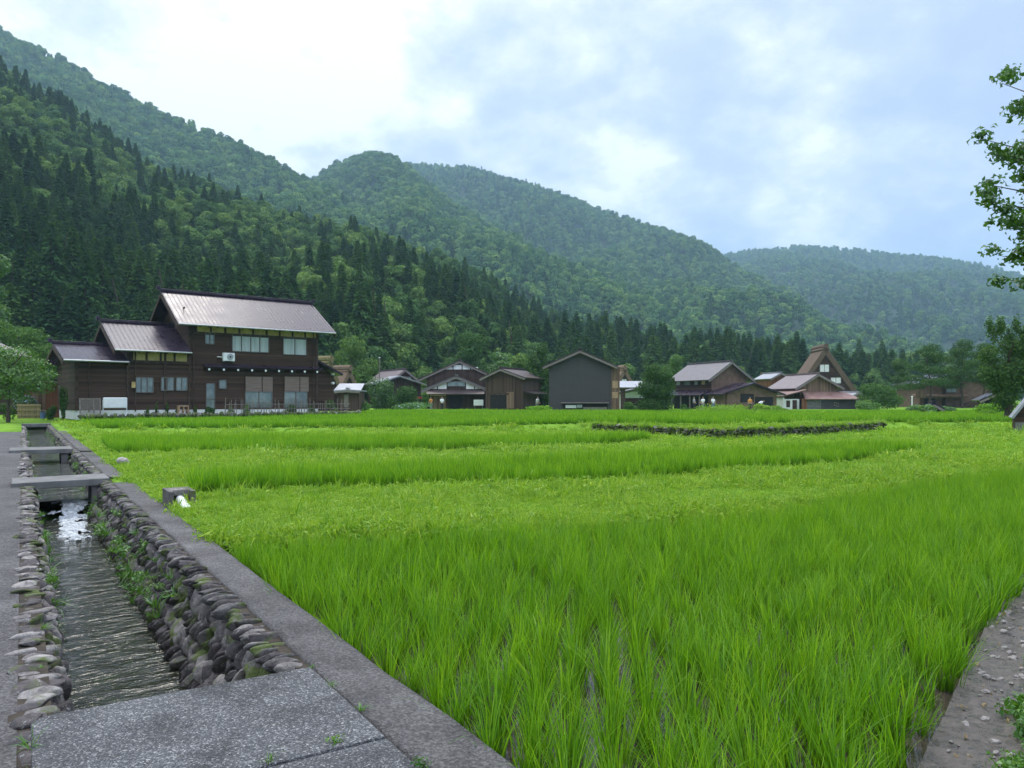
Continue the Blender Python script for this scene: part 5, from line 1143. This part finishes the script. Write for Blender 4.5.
# overhanging tree at the upper right: trunk just outside the frame
o = thing('overhanging_tree', 'leafy branches of a near tree reaching in at the upper right', 'tree', (11.6, 12.6, -.02))
mb = MB(); mb.path([(0, 0, -.3), (.1, 0, 2.2), (-.1, .1, 4.6), (.0, 0, 7.6)], [.24, .2, .15, .07], 10)
bls = []
for (x, z, zz) in ((-3.3, 7.0, 5.6), (-3.15, 6.6, 5.2), (-3.65, 6.05, 4.9), (-3.4, 5.75, 4.6), (-3.65, 5.3, 4.4), (-3.3, 5.0, 4.2), (-3.25, 4.65, 3.9), (-3.2, 4.3, 3.7), (-3.5, 4.0, 3.4), (-3.42, 3.65, 3.1), (2, 5, 4), (1, 7.6, 6), (-1.4, 7.9, 6.2), (-1.6, 4.4, 3.6), (1.8, 6.6, 5.2)):
    yy = rng.normal(0, .3); mb.path([(-.02, 0, zz - .5), (x * .55, yy * .5, (z + zz) / 2 + .1), (x, yy, z)], [.06, .022, .004], 6)
    for k in range(7):
        q = 1.0 - .085 * k; bls.append((x * q + rng.normal(0, .06), yy * q + rng.normal(0, .2), z * q + (1 - q) * zz + rng.normal(0, .10), .20 + .06 * k, .3, .13 + .035 * k))
mb.build('trunk', 'bark', o)
V, Fc = leafcloud(bls, 15000, .105, .1, aspect=.5, seed=12, droop=.03); link('crown', npmesh('crown', V, Fc, 'leaf_fresh'), o)

# ------------------------------------------------------------------ people
def person(label, px, pyb, Y, top, legs, bend=0.0, yaw=0.0, H=1.66, hat=None):
    b = P(px, pyb, Y); b.z = float(gh(b.x, Y)); o = thing('person', label, 'person', (b.x, Y, b.z), yaw)
    hip = .5 * H; lean = math.sin(bend); cz = math.cos(bend)
    def up(d, x=0.0): return Vector((x, -d * lean, hip + d * cz))
    sh, nk, hd = .30 * H, .34 * H, .44 * H
    J = {'pel': up(0), 'che': up(.2 * H), 'neck': up(nk), 'head': up(hd), 'top': up(.49 * H)}
    E = [('pel', 'che'), ('che', 'neck'), ('neck', 'head'), ('head', 'top')]; Rr = {'pel': .13, 'che': .14, 'neck': .05, 'head': .095, 'top': .06}
    for s, n_ in ((-1, 'l'), (1, 'r')):
        J['sh' + n_] = up(sh, s * .18); J['el' + n_] = up(sh - .17 * H, s * .22) + Vector((0, -.10 * lean - .05, -.12 * lean)); J['ha' + n_] = J['el' + n_] + Vector((-.04 * s, -.14 - .05 * lean, -.16 - .08 * lean)); J['fi' + n_] = J['ha' + n_] + Vector((0, -.03, -.10))
        J['th' + n_] = Vector((s * .09, 0, hip - .06)); J['kn' + n_] = Vector((s * .1, -.02 * s - .02, .27 * H)); J['an' + n_] = Vector((s * .1, .05 * s + .02, .05 * H)); J['to' + n_] = J['an' + n_] + Vector((0, -.14, -.05))
        E += [('che', 'sh' + n_), ('sh' + n_, 'el' + n_), ('el' + n_, 'ha' + n_), ('ha' + n_, 'fi' + n_), ('pel', 'th' + n_), ('th' + n_, 'kn' + n_), ('kn' + n_, 'an' + n_), ('an' + n_, 'to' + n_)]
        for k, v in (('sh', .065), ('el', .045), ('ha', .034), ('fi', .03), ('th', .085), ('kn', .06), ('an', .042), ('to', .035)): Rr[k + n_] = v
    def skin(name, keys, m, extra, parent):
        es = [e for e in E if e[0] in keys and e[1] in keys]; ks = sorted({k for e in es for k in e}, key=lambda k: k != 'pel'); ix = {k: i for i, k in enumerate(ks)}
        me = bpy.data.meshes.new(name); me.from_pydata([J[k] for k in ks], [(ix[a], ix[b_]) for a, b_ in es], []); ob = link(name, me, parent)
        md = ob.modifiers.new('skin', 'SKIN'); md.use_smooth_shade = True
        for k, sv in zip(ks, me.skin_vertices[0].data): r_ = Rr[k] + extra; sv.radius = (r_, r_); sv.use_root = k == ks[0]
        ob.modifiers.new('sub', 'SUBSURF').levels = 1; ob.modifiers['sub'].render_levels = 1; me.materials.append(M[m]); return ob
    skin('body', set(J), 'skin', 0, o)
    skin('shirt', {'pel', 'che', 'shl', 'ell', 'shr', 'elr'}, top, .018, o)
    skin('trousers', {'pel', 'thl', 'knl', 'anl', 'thr', 'knr', 'anr'}, legs, .016, o)
    bm = bmesh.new(); bmesh.ops.create_icosphere(bm, subdivisions=2, radius=.108); me = bpy.data.meshes.new('hair'); 
    for v in bm.verts: v.co.z *= .8
    bm.to_mesh(me); bm.free(); me.materials.append(M[hat or 'hair']); link('hat' if hat else 'hair', me, o, J['head'] + Vector((0, .03, .045)))
    return o
person('person in a white shirt and dark trousers by the sliding doors of the front house', 442, 408, 92, 'cloth_white', 'cloth_dark', 0, .4)
person('person in orange standing at the left end of the low front house', 431, 408, 93, 'cloth_orange', 'cloth_grey', .1, -.5)
person('person in pale clothes between the storehouse and the charcoal barn', 537, 407.5, 88, 'cloth_white', 'cloth_grey', .2, .8)
person('person in white and blue before the brown plaster house', 713, 409, 89, 'cloth_white', 'cloth_blue', 0, .2)
person('person in an orange top and dark hat before the annex opening', 750, 409, 89, 'cloth_orange', 'cloth_dark', .1, -.3, hat='cloth_dark')
person('person in a white shirt bending forward beside the one in orange', 758.5, 409, 89, 'cloth_white', 'cloth_dark', 1.1, 1.4)
person('person in light grey standing under the porch roof', 694, 408, 91, 'cloth_grey', 'cloth_dark', 0, 1.0)
person('person in a white top second from the porch corner', 703, 408, 90, 'cloth_white', 'cloth_grey', 0, -.8)

# ------------------------------------------------------------------ the air between
m, t = newmat('haze')
pv = t.n('ShaderNodeVolumePrincipled', {'Color': (.48, .77, 1.0, 1), 'Density': HAZE_D if 'HAZE_D' in globals() else .00028, 'Anisotropy': .2})
try: pv.inputs['Density Attribute'].default_value = ''
except Exception: pass
t.n('ShaderNodeOutputMaterial', {'Volume': pv.outputs[0]})
mb = MB(); mb.box(-4600, 4600, -4600, 4600, -4, 900); setting(mb.build('haze', 'haze'), 'thin bluish summer haze in the valley air', 'stuff')
